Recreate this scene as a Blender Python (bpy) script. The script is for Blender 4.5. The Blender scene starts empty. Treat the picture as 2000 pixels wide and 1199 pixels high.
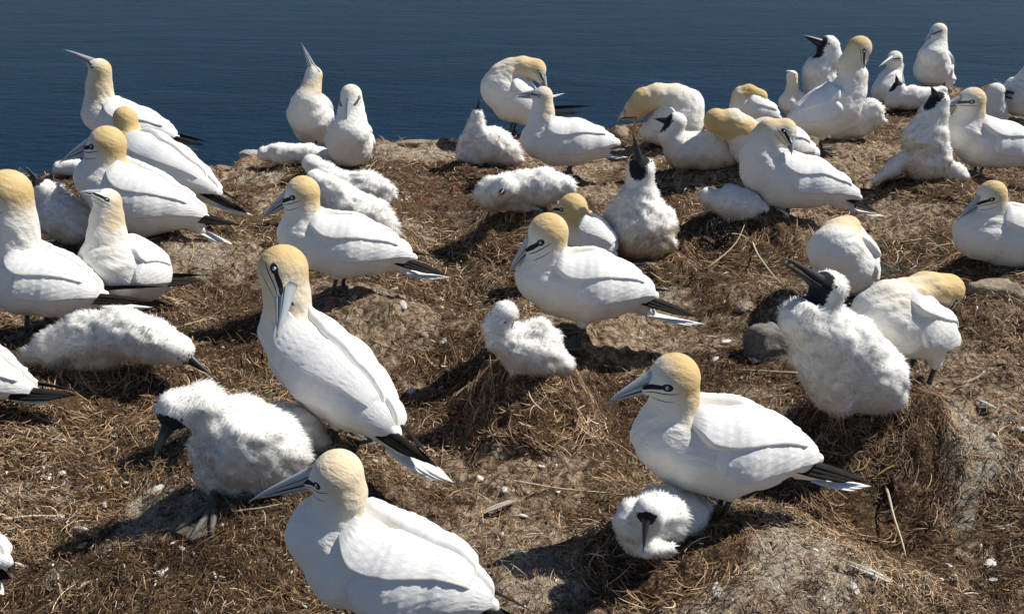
import bpy, math, random
import numpy as np
from mathutils import Vector
rng = np.random.default_rng(7)
random.seed(7)
scene = bpy.context.scene
COL = scene.collection
R_ = math.radians

# ------------------------------------------------------------------ camera, light, exposure
CAM_H, FOC, W_, H_ = 1.28, 1800.0, 2000.0, 1199.0      # focal length in pixels of a 2000 px wide frame
PITCH = math.atan(800.0/FOC)
cam_d = bpy.data.cameras.new('camera'); cam = bpy.data.objects.new('camera', cam_d); COL.objects.link(cam)
cam.location = (0, 0, CAM_H); cam.rotation_euler = (math.pi/2 - PITCH, 0, 0)
cam_d.sensor_width = 36; cam_d.lens = 36*FOC/W_; cam_d.clip_start = .05; cam_d.clip_end = 60000
scene.camera = cam
SUN_EL, SUN_AZ = R_(51), R_(72)                          # azimuth measured from the viewing direction to the right
world = bpy.data.worlds.new('World'); scene.world = world; world.use_nodes = True
wn = world.node_tree; sky = wn.nodes.new('ShaderNodeTexSky'); sky.sky_type = 'NISHITA'; sky.sun_disc = False
sky.sun_elevation = SUN_EL; sky.sun_rotation = SUN_AZ; sky.air_density = .8; sky.dust_density = 0.; sky.ozone_density = 3.0
wn.links.new(sky.outputs[0], wn.nodes['Background'].inputs[0]); wn.nodes['Background'].inputs[1].default_value = .078
sun_d = bpy.data.lights.new('sun', 'SUN'); sun = bpy.data.objects.new('sun', sun_d); COL.objects.link(sun)
sun_d.energy = 5.0; sun_d.angle = R_(.5); sun_d.color = (1, .955, .88)
sdir = Vector((math.sin(SUN_AZ)*math.cos(SUN_EL), math.cos(SUN_AZ)*math.cos(SUN_EL), math.sin(SUN_EL)))
sun.rotation_euler = sdir.to_track_quat('Z', 'Y').to_euler()
vs = scene.view_settings; vs.view_transform = 'Standard'; vs.look = 'None'; vs.exposure = .28; vs.gamma = 1
try: vs.use_curve_mapping = False
except Exception: pass

CAM = np.array((0, 0, CAM_H)); FWD = np.array((0, math.cos(PITCH), -math.sin(PITCH))); UPV = np.array((0, math.sin(PITCH), math.cos(PITCH)))
def ray(x, y): return np.array((1., 0, 0))*((x-W_/2)/FOC) + UPV*((H_/2-y)/FOC) + FWD
def on_level(x, y, h=0.):                                # point where the line of sight meets height h
    d = ray(x, y); return CAM + d*((h-CAM_H)/d[2])
def unit(v):
    v = np.asarray(v, float); return v/(np.linalg.norm(v)+1e-9)

# ------------------------------------------------------------------ helpers: objects and meshes
def tag(o, label=None, cat=None, group=None, kind=None):
    if label: o['label'] = label
    if cat: o['category'] = cat
    if group: o['group'] = group
    if kind: o['kind'] = kind
    return o
def empty(name, loc, label, cat, group=None):
    o = bpy.data.objects.new(name, None); COL.objects.link(o); o.location = [float(c) for c in loc]; o.empty_display_size = .05
    return tag(o, label, cat, group)
def build_mesh(name, v, faces, mat, smooth=True, attrs=None, normals=None):
    """faces: list of int arrays (n,3) / (n,4)"""
    me = bpy.data.meshes.new(name); v = np.asarray(v, np.float32)
    me.vertices.add(len(v)); me.vertices.foreach_set('co', v.ravel())
    fl = [np.asarray(f, np.int32) for f in (faces if isinstance(faces, list) else [faces]) if len(f)]
    idx = np.concatenate([f.ravel() for f in fl]); tot = np.concatenate([np.full(len(f), f.shape[1], np.int32) for f in fl])
    st = np.concatenate([[0], np.cumsum(tot)[:-1]]).astype(np.int32)
    me.loops.add(len(idx)); me.loops.foreach_set('vertex_index', idx)
    me.polygons.add(len(tot)); me.polygons.foreach_set('loop_start', st)
    try: me.polygons.foreach_set('loop_total', tot)
    except Exception: pass
    me.polygons.foreach_set('use_smooth', np.full(len(tot), smooth))
    for k, a in (attrs or {}).items():
        a = np.asarray(a, np.float32)
        if a.ndim == 1: at = me.attributes.new(k, 'FLOAT', 'POINT'); at.data.foreach_set('value', a)
        else: at = me.attributes.new(k, 'FLOAT_VECTOR', 'POINT'); at.data.foreach_set('vector', a.ravel())
    me.update(calc_edges=True); me.validate(verbose=False)
    if normals is not None: me.normals_split_custom_set_from_vertices(np.asarray(normals, np.float32))
    if mat: me.materials.append(mat)
    return me
def obj(name, me, parent=None):
    o = bpy.data.objects.new(name, me); COL.objects.link(o)
    if parent is not None: o.parent = parent
    return o
def grid_faces(nu, nv, close=False):
    i, j = np.meshgrid(np.arange(nu-1), np.arange(nv if close else nv-1), indexing='ij'); j2 = (j+1) % nv
    return np.stack([i*nv+j, (i+1)*nv+j, (i+1)*nv+j2, i*nv+j2], -1).reshape(-1, 4)
def tube(pts, rad, n=6, flat=1.):
    """closed tapered tube through pts -> verts, [quads, tris]"""
    pts = np.asarray(pts, float); m = len(pts); rad = np.broadcast_to(rad, (m,)); V = []
    for i in range(m):
        t = unit(pts[min(i+1, m-1)]-pts[max(i-1, 0)]); a = unit(np.cross(t, (0, 0, 1) if abs(t[2]) < .9 else (1, 0, 0))); b = np.cross(a, t)
        for k in range(n):
            q = 2*math.pi*k/n; V.append(pts[i]+rad[i]*(math.cos(q)*a+flat*math.sin(q)*b))
    V += [pts[0], pts[-1]]; F = grid_faces(m, n, True)
    k = np.arange(n); T = np.concatenate([np.stack([np.full(n, m*n), k, (k+1) % n], -1), np.stack([np.full(n, m*n+1), (m-1)*n+(k+1) % n, (m-1)*n+k], -1)])
    return np.array(V), F, T
class Bag:                                               # collects pieces that make up ONE part
    def __init__(s): s.v = []; s.q = []; s.t = []; s.c = []; s.n = 0
    def add(s, v, q=None, t=None, c=None):
        if q is not None and len(q): s.q.append(np.asarray(q)+s.n)
        if t is not None and len(t): s.t.append(np.asarray(t)+s.n)
        s.v.append(v); s.n += len(v)
        if c is not None: s.c.append(np.broadcast_to(c, (len(v), 3)))
    def mesh(s, name, mat, smooth=True):
        f = []
        if s.q: f.append(np.concatenate(s.q))
        if s.t: f.append(np.concatenate(s.t))
        return build_mesh(name, np.concatenate(s.v), f, mat, smooth, {'tint': np.concatenate(s.c)} if s.c else None)

def vnoise(x, y, seed=0):
    x = np.asarray(x, float); y = np.asarray(y, float)
    xi = np.floor(x).astype(np.int64); yi = np.floor(y).astype(np.int64); fx = x-xi; fy = y-yi
    fx = fx*fx*fx*(fx*(fx*6-15)+10); fy = fy*fy*fy*(fy*(fy*6-15)+10)
    def h(a, b):
        n = (a*374761393 + b*668265263 + seed*1442695041) & 0xffffffff
        n = ((n ^ (n >> 13))*1274126177) & 0xffffffff; n = n ^ (n >> 16)
        return (n & 0xffff)/32767.5-1
    return (h(xi, yi)*(1-fx)+h(xi+1, yi)*fx)*(1-fy)+(h(xi, yi+1)*(1-fx)+h(xi+1, yi+1)*fx)*fy
def fbm(x, y, f, octv, seed=0, gain=.5):
    s = 0; a = 1.
    for o in range(octv): s = s+a*vnoise(x*f+o*17.3, y*f-o*9.1, seed+o); a *= gain; f *= 2.03
    return s
def sstep(a, b, x):
    t = np.clip((np.asarray(x, float)-a)/(b-a), 0, 1); return t*t*(3-2*t)

# ------------------------------------------------------------------ helpers: materials
def new_mat(name):
    m = bpy.data.materials.new(name); m.use_nodes = True; nt = m.node_tree
    return m, nt, nt.nodes['Principled BSDF']
def nd(nt, typ, **kw):
    n = nt.nodes.new(typ)
    for k, v in kw.items(): setattr(n, k, v)
    return n
def mth(nt, op, a, b=None, c=None, clamp=False):
    n = nt.nodes.new('ShaderNodeMath'); n.operation = op; n.use_clamp = clamp
    for i, v in enumerate((a, b, c)):
        if v is None: continue
        if isinstance(v, (int, float)): n.inputs[i].default_value = v
        else: nt.links.new(v, n.inputs[i])
    return n.outputs[0]
def mixc(nt, fac, a, b, mode='MIX'):
    n = nt.nodes.new('ShaderNodeMix'); n.data_type = 'RGBA'; n.blend_type = mode
    for i, v in ((0, fac), (6, a), (7, b)):
        if isinstance(v, (int, float)): n.inputs[i].default_value = v
        elif isinstance(v, tuple): n.inputs[i].default_value = (*v, 1)
        else: nt.links.new(v, n.inputs[i])
    return n.outputs[2]
def attr(nt, name):
    n = nt.nodes.new('ShaderNodeAttribute'); n.attribute_name = name; return n
def tex_noise(nt, scale, detail=4, rough=.55, co=None, dist=0):
    n = nt.nodes.new('ShaderNodeTexNoise'); n.inputs['Scale'].default_value = scale; n.inputs['Detail'].default_value = detail
    n.inputs['Roughness'].default_value = rough; n.inputs['Distortion'].default_value = dist
    if co is not None: nt.links.new(co, n.inputs['Vector'])
    return n.outputs[0]
def ramp(nt, fac, stops):
    n = nt.nodes.new('ShaderNodeValToRGB'); e = n.color_ramp.elements
    while len(e) < len(stops): e.new(.5)
    for i, (p, c) in enumerate(stops): e[i].position = p; e[i].color = (*c, 1) if len(c) == 3 else c
    nt.links.new(fac, n.inputs[0]); return n.outputs[0]
def bump(nt, bs, h, strength, dist=.01):
    n = nt.nodes.new('ShaderNodeBump'); n.inputs['Strength'].default_value = strength; n.inputs['Distance'].default_value = dist
    nt.links.new(h, n.inputs['Height']); nt.links.new(n.outputs[0], bs.inputs['Normal'])
def objco(nt): return nt.nodes.new('ShaderNodeTexCoord').outputs['Object']
def geopos(nt): return nt.nodes.new('ShaderNodeNewGeometry').outputs['Position']

def ellipse(nt, f, u, cf, cu, a, b, slope=0.):           # 1 inside a soft-edged ellipse of the head's own coordinates
    df = mth(nt, 'SUBTRACT', f, cf); du = mth(nt, 'SUBTRACT', mth(nt, 'SUBTRACT', u, cu), mth(nt, 'MULTIPLY', df, slope))
    q = mth(nt, 'ADD', mth(nt, 'POWER', mth(nt, 'ABSOLUTE', mth(nt, 'DIVIDE', df, a)), 2.), mth(nt, 'POWER', mth(nt, 'ABSOLUTE', mth(nt, 'DIVIDE', du, b)), 2.))
    return mth(nt, 'MULTIPLY_ADD', q, -3.5, 4.0, clamp=True)

def mat_plumage():
    m, nt, bs = new_mat('plumage'); co = objco(nt)
    hc = attr(nt, 'head_co'); sep = nd(nt, 'ShaderNodeSeparateXYZ'); nt.links.new(hc.outputs['Vector'], sep.inputs[0])
    f, u, s = sep.outputs
    n1 = tex_noise(nt, 22, 3, .5, co); n2 = tex_noise(nt, 160, 3, .6, co)
    buff = attr(nt, 'buff').outputs['Fac']; dirt = attr(nt, 'dirt').outputs['Fac']
    c = mixc(nt, mth(nt, 'MULTIPLY', n1, .5), (.80, .775, .72), (.76, .73, .66))
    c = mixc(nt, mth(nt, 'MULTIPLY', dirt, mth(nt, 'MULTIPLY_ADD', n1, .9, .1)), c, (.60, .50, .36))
    bq = mth(nt, 'MULTIPLY', buff, mth(nt, 'MULTIPLY_ADD', n1, .2, .9), clamp=True)
    c = mixc(nt, bq, c, mixc(nt, bq, (.70, .565, .33), (.60, .43, .20)))
    mask = ellipse(nt, f, u, .92, .22, .56, .10, .0)
    for e in ((.47, .20, .20, .155, 0.), (.72, -.05, .66, .025, .14), (.95, -.34, .56, .018, .20)  ):
        q = ellipse(nt, f, u, *e)
        if e[1] < -.05: q = mth(nt, 'MULTIPLY', q, mth(nt, 'GREATER_THAN', attr(nt, 'adult_face').outputs['Fac'], .95))
        mask = mth(nt, 'MAXIMUM', mask, q)
    mask = mth(nt, 'MULTIPLY', mask, attr(nt, 'adult_face').outputs['Fac'])
    ck = attr(nt, 'dark_face').outputs['Fac']
    mask = mth(nt, 'MAXIMUM', mask, mth(nt, 'MULTIPLY_ADD', mth(nt, 'ADD', ck, mth(nt, 'MULTIPLY_ADD', n2, 1.1, -.6)), 4., -1.5, clamp=True))
    c = mixc(nt, mask, c, (.018, .019, .022))
    nt.links.new(c, bs.inputs['Base Color']); bs.inputs['Roughness'].default_value = .85; bs.inputs['Specular IOR Level'].default_value = .15
    vo = nd(nt, 'ShaderNodeTexVoronoi'); vo.inputs['Scale'].default_value = 60; nt.links.new(co, vo.inputs['Vector'])
    fl = attr(nt, 'flow').outputs['Vector']; n4 = tex_noise(nt, 1, 3, .6, fl, .4); v4 = nd(nt, 'ShaderNodeTexVoronoi'); v4.inputs['Scale'].default_value = .55; nt.links.new(fl, v4.inputs['Vector'])
    hgt = mth(nt, 'ADD', mth(nt, 'MULTIPLY', n2, .25), mth(nt, 'ADD', mth(nt, 'MULTIPLY', v4.outputs['Distance'], .55), mth(nt, 'MULTIPLY', n4, .9)))
    bump(nt, bs, hgt, .5, .006); return m
def mat_wing():
    m, nt, bs = new_mat('wing_feathers'); co = objco(nt); n1 = tex_noise(nt, 30, 3, .5, co)
    fc = attr(nt, 'feather').outputs['Fac']
    c = mixc(nt, n1, (.80, .79, .77), (.77, .755, .71))
    c = mixc(nt, mth(nt, 'MULTIPLY', fc, .12), c, (.66, .63, .56))
    nt.links.new(c, bs.inputs['Base Color']); bs.inputs['Roughness'].default_value = .75; bs.inputs['Specular IOR Level'].default_value = .2
    w = nd(nt, 'ShaderNodeTexNoise'); w.inputs['Scale'].default_value = 1; w.inputs['Detail'].default_value = 2
    mp = nd(nt, 'ShaderNodeVectorMath', operation='MULTIPLY'); mp.inputs[1].default_value = (25, 190, 1)
    nt.links.new(attr(nt, 'wing_uv').outputs['Vector'], mp.inputs[0]); nt.links.new(mp.outputs[0], w.inputs['Vector'])
    sp = nd(nt, 'ShaderNodeSeparateXYZ'); nt.links.new(attr(nt, 'wing_uv').outputs['Vector'], sp.inputs[0]); t, v, wob = sp.outputs
    def rows(nr, ncell):                                  # overlapping feather tips, row after row
        r = mth(nt, 'MULTIPLY_ADD', t, nr, mth(nt, 'MULTIPLY', tex_noise(nt, 14, 2, .5, co), 2.2)); odd = mth(nt, 'MULTIPLY', mth(nt, 'MODULO', mth(nt, 'FLOOR', r), 2.), .5)
        lu = mth(nt, 'MULTIPLY_ADD', mth(nt, 'FRACT', mth(nt, 'MULTIPLY_ADD', v, ncell, odd)), 2., -1.); l2 = mth(nt, 'MULTIPLY', lu, lu)
        return mth(nt, 'POWER', mth(nt, 'FRACT', mth(nt, 'MULTIPLY_ADD', l2, .32, r)), 2.5)
    h = mth(nt, 'ADD', mth(nt, 'MULTIPLY', w.outputs[0], .45), mth(nt, 'MULTIPLY', rows(10., 7.), .42))
    bump(nt, bs, h, .5, .004); return m
def mat_plain(name, col, rough=.6, spec=.3, var=.25, scale=60, bmp=.15, col2=None):
    m, nt, bs = new_mat(name); co = objco(nt); n = tex_noise(nt, scale, 4, .6, co)
    c2 = col2 or tuple(min(1, x*(1+var*2)) for x in col)
    nt.links.new(mixc(nt, n, tuple(x*(1-var) for x in col), c2), bs.inputs['Base Color'])
    bs.inputs['Roughness'].default_value = rough; bs.inputs['Specular IOR Level'].default_value = spec
    if bmp: bump(nt, bs, n, bmp, .004)
    return m
def mat_bill(name, base, line):
    m, nt, bs = new_mat(name); a = attr(nt, 'bill_co'); sep = nd(nt, 'ShaderNodeSeparateXYZ'); nt.links.new(a.outputs['Vector'], sep.inputs[0])
    t, v, k = sep.outputs                               # along the bill, round the bill 0..1 from edge to ridge, upper/lower
    edge = mth(nt, 'MULTIPLY_ADD', v, -22., 1.9, clamp=True)
    gro = mth(nt, 'MULTIPLY', mth(nt, 'MULTIPLY_ADD', mth(nt, 'ABSOLUTE', mth(nt, 'SUBTRACT', v, .42)), -22., 1.5, clamp=True), mth(nt, 'MULTIPLY_ADD', t, -3, 2.5, clamp=True))
    n = tex_noise(nt, 45, 3, .6, objco(nt))
    c = mixc(nt, n, base, tuple(x*.72 for x in base)); c = mixc(nt, mth(nt, 'MULTIPLY', mth(nt, 'SUBTRACT', t, .8, clamp=True), 2.), c, (.38, .34, .28))
    c = mixc(nt, mth(nt, 'MAXIMUM', edge, gro), c, line); nt.links.new(c, bs.inputs['Base Color'])
    bs.inputs['Roughness'].default_value = .42; bs.inputs['Specular IOR Level'].default_value = .4; return m
def mat_down():
    m, nt, bs = new_mat('chick_down'); c = attr(nt, 'tint')
    no = attr(nt, 'lie').outputs['Vector']; df = nd(nt, 'ShaderNodeBsdfDiffuse'); nt.links.new(c.outputs['Color'], df.inputs[0]); nt.links.new(no, df.inputs['Normal']); nt.nodes.remove(bs); bs = df
    tr = nd(nt, 'ShaderNodeBsdfTranslucent'); nt.links.new(c.outputs['Color'], tr.inputs[0]); mx = nd(nt, 'ShaderNodeMixShader'); mx.inputs[0].default_value = .22
    out = nt.nodes['Material Output']; nt.links.new(bs.outputs[0], mx.inputs[1]); nt.links.new(tr.outputs[0], mx.inputs[2]); nt.links.new(mx.outputs[0], out.inputs[0]); return m
def mat_tint(name, rough=.8, spec=.15):
    m, nt, bs = new_mat(name); nt.links.new(attr(nt, 'tint').outputs['Color'], bs.inputs['Base Color'])
    bs.inputs['Roughness'].default_value = rough; bs.inputs['Specular IOR Level'].default_value = spec; return m
M = dict(plumage=mat_plumage(), wing=mat_wing(), down=mat_down(),
    black=mat_plain('flight_feathers', (.009, .0085, .0085), .75, .12, .3, 40, .2, (.028, .023, .02)),
    brown=mat_plain('worn_flight_feathers', (.05, .042, .036), .7, .25, .3, 40, .2, (.10, .08, .065)),
    tail=mat_plain('tail_feathers', (.76, .74, .70), .75, .2, .04, 40, .1),
    bill=mat_bill('grey_bill', (.42, .46, .48), (.015, .016, .02)), cbill=mat_bill('black_bill', (.022, .024, .028), (.008, .008, .01)),
    leg=mat_plain('leg_skin', (.035, .036, .034), .5, .35, .4, 90, .3, (.09, .095, .085)),
    foot=mat_plain('web_skin', (.075, .072, .062), .6, .25, .5, 70, .5, (.19, .18, .15)),
    iris=mat_plain('iris', (.42, .50, .54), .15, .6, .1, 90, 0), pupil=mat_plain('pupil', (.01, .01, .012), .12, .6, .1, 90, 0),
    tinted=mat_tint('dry_litter'), stone=None)
# ------------------------------------------------------------------ helpers: one continuous skin from smoothly joined tapered limbs
def sd_prims(P, prims, k0):
    d = None
    for a, ra, b, rb in prims:
        k = min(k0, .30*min(ra, rb)+.004)
        ba = (b-a).astype(np.float32); L = max(float(ba@ba), 1e-10); pa = P-a.astype(np.float32)
        h = np.clip((pa@ba)/L, 0, 1); q = pa-h[..., None]*ba
        di = np.sqrt(np.einsum('...i,...i->...', q, q))-(ra+(rb-ra)*h)
        if d is None: d = di
        else:
            g = np.clip(.5+.5*(di-d)/k, 0, 1); d = di+(d-di)*g-k*g*(1-g)
    return d
def surface_nets(F, org, h):
    S = F < 0; nx, ny, nz = F.shape
    cs = np.zeros((nx-1, ny-1, nz-1), np.int8)
    for dx in (0, 1):
        for dy in (0, 1):
            for dz in (0, 1): cs += S[dx:nx-1+dx, dy:ny-1+dy, dz:nz-1+dz]
    act = (cs > 0) & (cs < 8); I = np.argwhere(act); idm = np.full(act.shape, -1, np.int64); idm[act] = np.arange(len(I))
    corners = [(a, b, c) for a in (0, 1) for b in (0, 1) for c in (0, 1)]
    val = {c: F[I[:, 0]+c[0], I[:, 1]+c[1], I[:, 2]+c[2]] for c in corners}
    acc = np.zeros((len(I), 3)); cnt = np.zeros(len(I))
    for c in corners:
        for ax in range(3):
            if c[ax]: continue
            e = list(c); e[ax] = 1; e = tuple(e); va, vb = val[c], val[e]; cr = (va < 0) != (vb < 0)
            t = np.where(cr, va/np.where(cr, va-vb, 1), 0); p = np.tile(np.array(c, float), (len(I), 1)); p[:, ax] += t
            acc += p*cr[:, None]; cnt += cr
    V = org+h*(I+acc/cnt[:, None]); Q = []
    for ax in range(3):
        b, c = [(1, 2), (2, 0), (0, 1)][ax]
        sl0 = [slice(None)]*3; sl1 = [slice(None)]*3; sl0[ax] = slice(0, -1); sl1[ax] = slice(1, None)
        s0, s1 = S[tuple(sl0)], S[tuple(sl1)]; E = np.argwhere(s0 != s1)
        E = E[(E[:, b] > 0) & (E[:, c] > 0) & (E[:, b] < F.shape[b]-1) & (E[:, c] < F.shape[c]-1)]
        def cid(db, dc):
            q = E.copy(); q[:, b] -= db; q[:, c] -= dc; return idm[q[:, 0], q[:, 1], q[:, 2]]
        q = np.stack([cid(1, 1), cid(0, 1), cid(0, 0), cid(1, 0)], -1); fl = ~s0[E[:, 0], E[:, 1], E[:, 2]]
        q[fl] = q[fl][:, ::-1]; Q.append(q)
    return V, np.concatenate(Q)
def skin(prims, k, vox):
    lo = np.min([np.minimum(a-ra, b-rb) for a, ra, b, rb in prims], 0)-3*vox; hi = np.max([np.maximum(a+ra, b+rb) for a, ra, b, rb in prims], 0)+3*vox
    n = np.ceil((hi-lo)/vox).astype(int)+1
    ax = [(lo[i]+vox*np.arange(n[i])).astype(np.float32) for i in range(3)]
    P = np.stack(np.meshgrid(*ax, indexing='ij'), -1); return surface_nets(sd_prims(P, prims, k), lo, vox)
def vnormals(V, Q):
    n = np.cross(V[Q[:, 2]]-V[Q[:, 0]], V[Q[:, 3]]-V[Q[:, 1]]); N = np.zeros_like(V)
    for i in range(4): np.add.at(N, Q[:, i], n)
    return N/(np.linalg.norm(N, axis=1, keepdims=True)+1e-12)

class Frame:                                             # where a bird stands, which way it faces
    def __init__(s, base, h, yaw):
        s.h = h; s.base = on_level(*base, h); s.yaw = yaw
        a = R_(yaw if yaw is not None else 90); s.head = np.array((-math.cos(a), -math.sin(a), 0)); s.side = np.array((math.sin(a), -math.cos(a), 0))
    def pt(s, x, y, dd=None):
        d = ray(x, y)
        if dd is None and s.yaw is not None: n = s.side; t = (n@(s.base-CAM))/(n@d)
        else: t = (s.base[1]+(dd or 0))/d[1]
        return CAM+d*t
    def node(s, q):                                      # (x, y, r[, extra depth]) -> centre, radius in metres
        p = s.pt(q[0], q[1], q[3] if len(q) > 3 else None); return p, q[2]*float((p-CAM)@FWD)/FOC
def chain(nodes): return [(nodes[i][0], nodes[i][1], nodes[i+1][0], nodes[i+1][1]) for i in range(len(nodes)-1)]

def mandible(f, u, s, base, tip, hb, wb, upper, chick):
    n, m = 14, 9; V = []; A = []; L = np.linalg.norm(tip-base)
    for i in range(n):
        t = i/(n-1); w = max((1-t)**.92*(1-.25*t*(1-t)), .035)
        hh = hb*w*(1.0 if upper else .80); ww = wb*w
        droop = -hb*.28*t**5 if upper else -hb*.05*t**4
        c = base+(tip-base)*(t if upper else t*.975)+u*droop
        for j in range(m):
            q = math.pi*j/(m-1); sg = 1 if upper else -1
            V.append(c+s*ww*math.cos(q)+u*(sg*hh*math.sin(q)**.8+sg*hb*.02)); A.append((t, math.sin(q), 1 if upper else 0))
    V.append(base); A.append((0, .5, 0)); F = grid_faces(n, m, True)
    k = np.arange(m); T = np.stack([np.full(m, n*m), (k+1) % m, k], -1)
    return np.array(V), F, T, np.array(A)
def feather_mesh(name, p0, p1, width, nrm, mat, origin, bend=0., n=9, tipw=.25):
    """one flight or tail feather: a slim cambered blade with a raised shaft"""
    p0 = np.asarray(p0); d = p1-p0; L = np.linalg.norm(d); d = d/L; w = unit(np.cross(nrm, d)); nn = np.cross(d, w); V = []
    for i in range(n):
        t = i/(n-1); ww = width*(.55+.45*math.sin(min(t*2.2, 1)*math.pi/2))*(1-tipw*t-(.95-tipw)*max(0, (t-.72)/.28)**2)
        c = p0+d*L*t+nn*bend*math.sin(t*math.pi)*L
        for j, (a, z) in enumerate(((-1, -.22), (-.5, -.05), (0, .07), (.5, -.05), (1, -.22), (0, -.2))): V.append(c+w*ww*a*.5+nn*ww*z*.5)
    F = np.concatenate([grid_faces(n, 6, True)]); e = (n-1)*6
    return build_mesh(name, np.array(V)-origin, [F, np.array([[e, e+1, e+2], [e, e+2, e+5], [e+5, e+2, e+4], [e+2, e+3, e+4], [0, 2, 1], [0, 5, 2], [5, 4, 2], [2, 4, 3]])], mat)

def sphere(c, r, ax=None, sq=1., n=8, m=12):
    V = [];
    f, u, s = ax if ax is not None else np.eye(3)
    for i in range(n+1):
        q = math.pi*i/n
        for j in range(m):
            a = 2*math.pi*j/m; V.append(c+r*(math.cos(q)*sq*s+math.sin(q)*(math.cos(a)*f+math.sin(a)*u)))
    return np.array(V), grid_faces(n+1, m, True)

def head_parts(root, org, H, R, f, u, s, tip, prims, k, adult, gape, small):
    base = (H+f*R*.95+u*R*.10) if adult else H+f*R*.62-u*R*.05; hb = R*(.57 if adult else .54); wb = hb*(.66 if adult else .8); bm = M['bill'] if adult else M['cbill']
    bd = unit(tip-base); bu = unit(u-(u@bd)*bd); bs = np.cross(bd, bu); L = np.linalg.norm(tip-base)
    for up in (True, False):
        g = gape*(.5 if up else -.5); tp = base+L*(bd*math.cos(g)+bu*math.sin(g))
        v, q, t, a = mandible(bd, bu, bs, base-bd*R*.12, tp, hb, wb, up, not adult)
        obj('upper_mandible' if up else 'lower_mandible', build_mesh('mandible', v-org, [q, t], bm, True, {'bill_co': a}), root)
    for sg in (1, -1):                                   # eyes sit on the skin of the head
        q = H+f*R*(.47 if adult else .49)+u*R*.20; lo, hi = 0., R*1.4
        for _ in range(14):
            mid = (lo+hi)/2
            if sd_prims((q+s*sg*mid)[None].astype(np.float32), prims, k)[0] < 0: lo = mid
            else: hi = mid
        c = q+s*sg*(lo-R*.02); v, fq = sphere(c-org, R*.092, (f, u, s), .55, 6, 12)
        e = obj('eye', build_mesh('eye', v, fq, M['iris'] if adult else M['pupil']), root)
        if adult and not small:
            v, fq = sphere(c+s*sg*R*.026-org, R*.050, (f, u, s), .6, 5, 8); obj('pupil', build_mesh('pupil', v, fq, M['pupil']), e)

def foot_mesh(p, d, org, size, gz):
    sd = np.array((d[1], -d[0], 0)); V = []; toes = [(-.52, .86), (-.12, 1.0), (.34, .92), (.95, .40)]; prev = None; F = []; T = []
    def g(q, z): return np.array((q[0], q[1], gz(q[0], q[1])+z))
    heel = p-d*size*.12; cols = []
    for k, (a, l) in enumerate(toes):
        dd = d*math.cos(a)+sd*math.sin(a); cols.append([heel+dd*size*l*t for t in (0, .35, .7, 1.)])
    for k in range(len(cols)):
        for q in range(4): V.append(g(cols[k][q], .016 if q == 0 else .012))
        if k < len(cols)-1:
            for q in range(4): V.append(g((cols[k][q]+cols[k+1][q])/2-d*size*(.09 if q == 3 else 0), .008))
    n = len(V)//4
    for k in range(n-1):
        for q in range(3): F.append((k*4+q, k*4+q+1, k*4+q+5, k*4+q+4))
    B = Bag(); B.add(np.array(V)-org, np.array(F))
    for c in cols:
        v, f, t = tube(np.array([g(q, .014) for q in c])-org, [size*.085, size*.075, size*.06, size*.025], 6); B.add(v, f, t)
    return B.mesh('foot', M['foot'])

def wing_shell(axis_pt, axis_t, up, side, sg, body, k, t0, t1, th0, th1, thick, rows, cells, org, res, seed, amp):
    """a folded wing: a layer of overlapping feathers lying on the body from shoulder to rump"""
    nt_, nv = res; ts = np.linspace(0, 1, nt_); vs_ = np.linspace(0, 1, nv); O = []; D = []; E = []; UV = []; sc = []; rr = np.random.default_rng(seed); jit = rr.random((60, 60))
    for t in ts:
        tt = t0+(t1-t0)*t; c = axis_pt(tt); ax = axis_t(tt); uu = unit(up-(up@ax)*ax); ss = unit(side-(side@ax)*ax)*sg
        a, b = th0(t), th1(t)
        for v in vs_:
            q = R_(a+(b-a)*v); O.append(c); D.append(uu*math.cos(q)+ss*math.sin(q))
            ed = min(t/.09, 1)**.5*min((1-t)/.04, 1)**.5*min(v/.08, 1)**.5*min((1-v)/.06, 1)**.5; E.append(ed)
            r = t*rows+.12*math.sin(v*9+seed); ri = int(r); cc = v*cells+.5*(ri % 2); ci = int(cc); lu = (cc-ci)*2-1
            rl = (t*rows+.30*lu*lu+.10*jit[ri % 60, ci % 60]) % 1.0; sc.append(rl**1.5*(.6+.8*jit[(ri+7) % 60, ci % 60])); UV.append((t, v, 0))
    O = np.array(O, np.float32); D = np.array(D, np.float32); lo = np.zeros(len(O), np.float32); hi = np.full(len(O), .32, np.float32)
    for _ in range(13):
        mid = (lo+hi)/2; ins = sd_prims(O+D*mid[:, None], body, k) < 0; lo = np.where(ins, mid, lo); hi = np.where(ins, hi, mid)
    E = np.array(E); sc = np.array(sc); off = -.006+(thick+.006)*E+amp*sc*np.clip(E*1.5-.4, 0, 1)
    V = O+D*(lo+off)[:, None]; F = grid_faces(nt_, nv)
    if sg > 0: F = F[:, ::-1]
    return V-org, F, np.array(UV), sc*E

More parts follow.
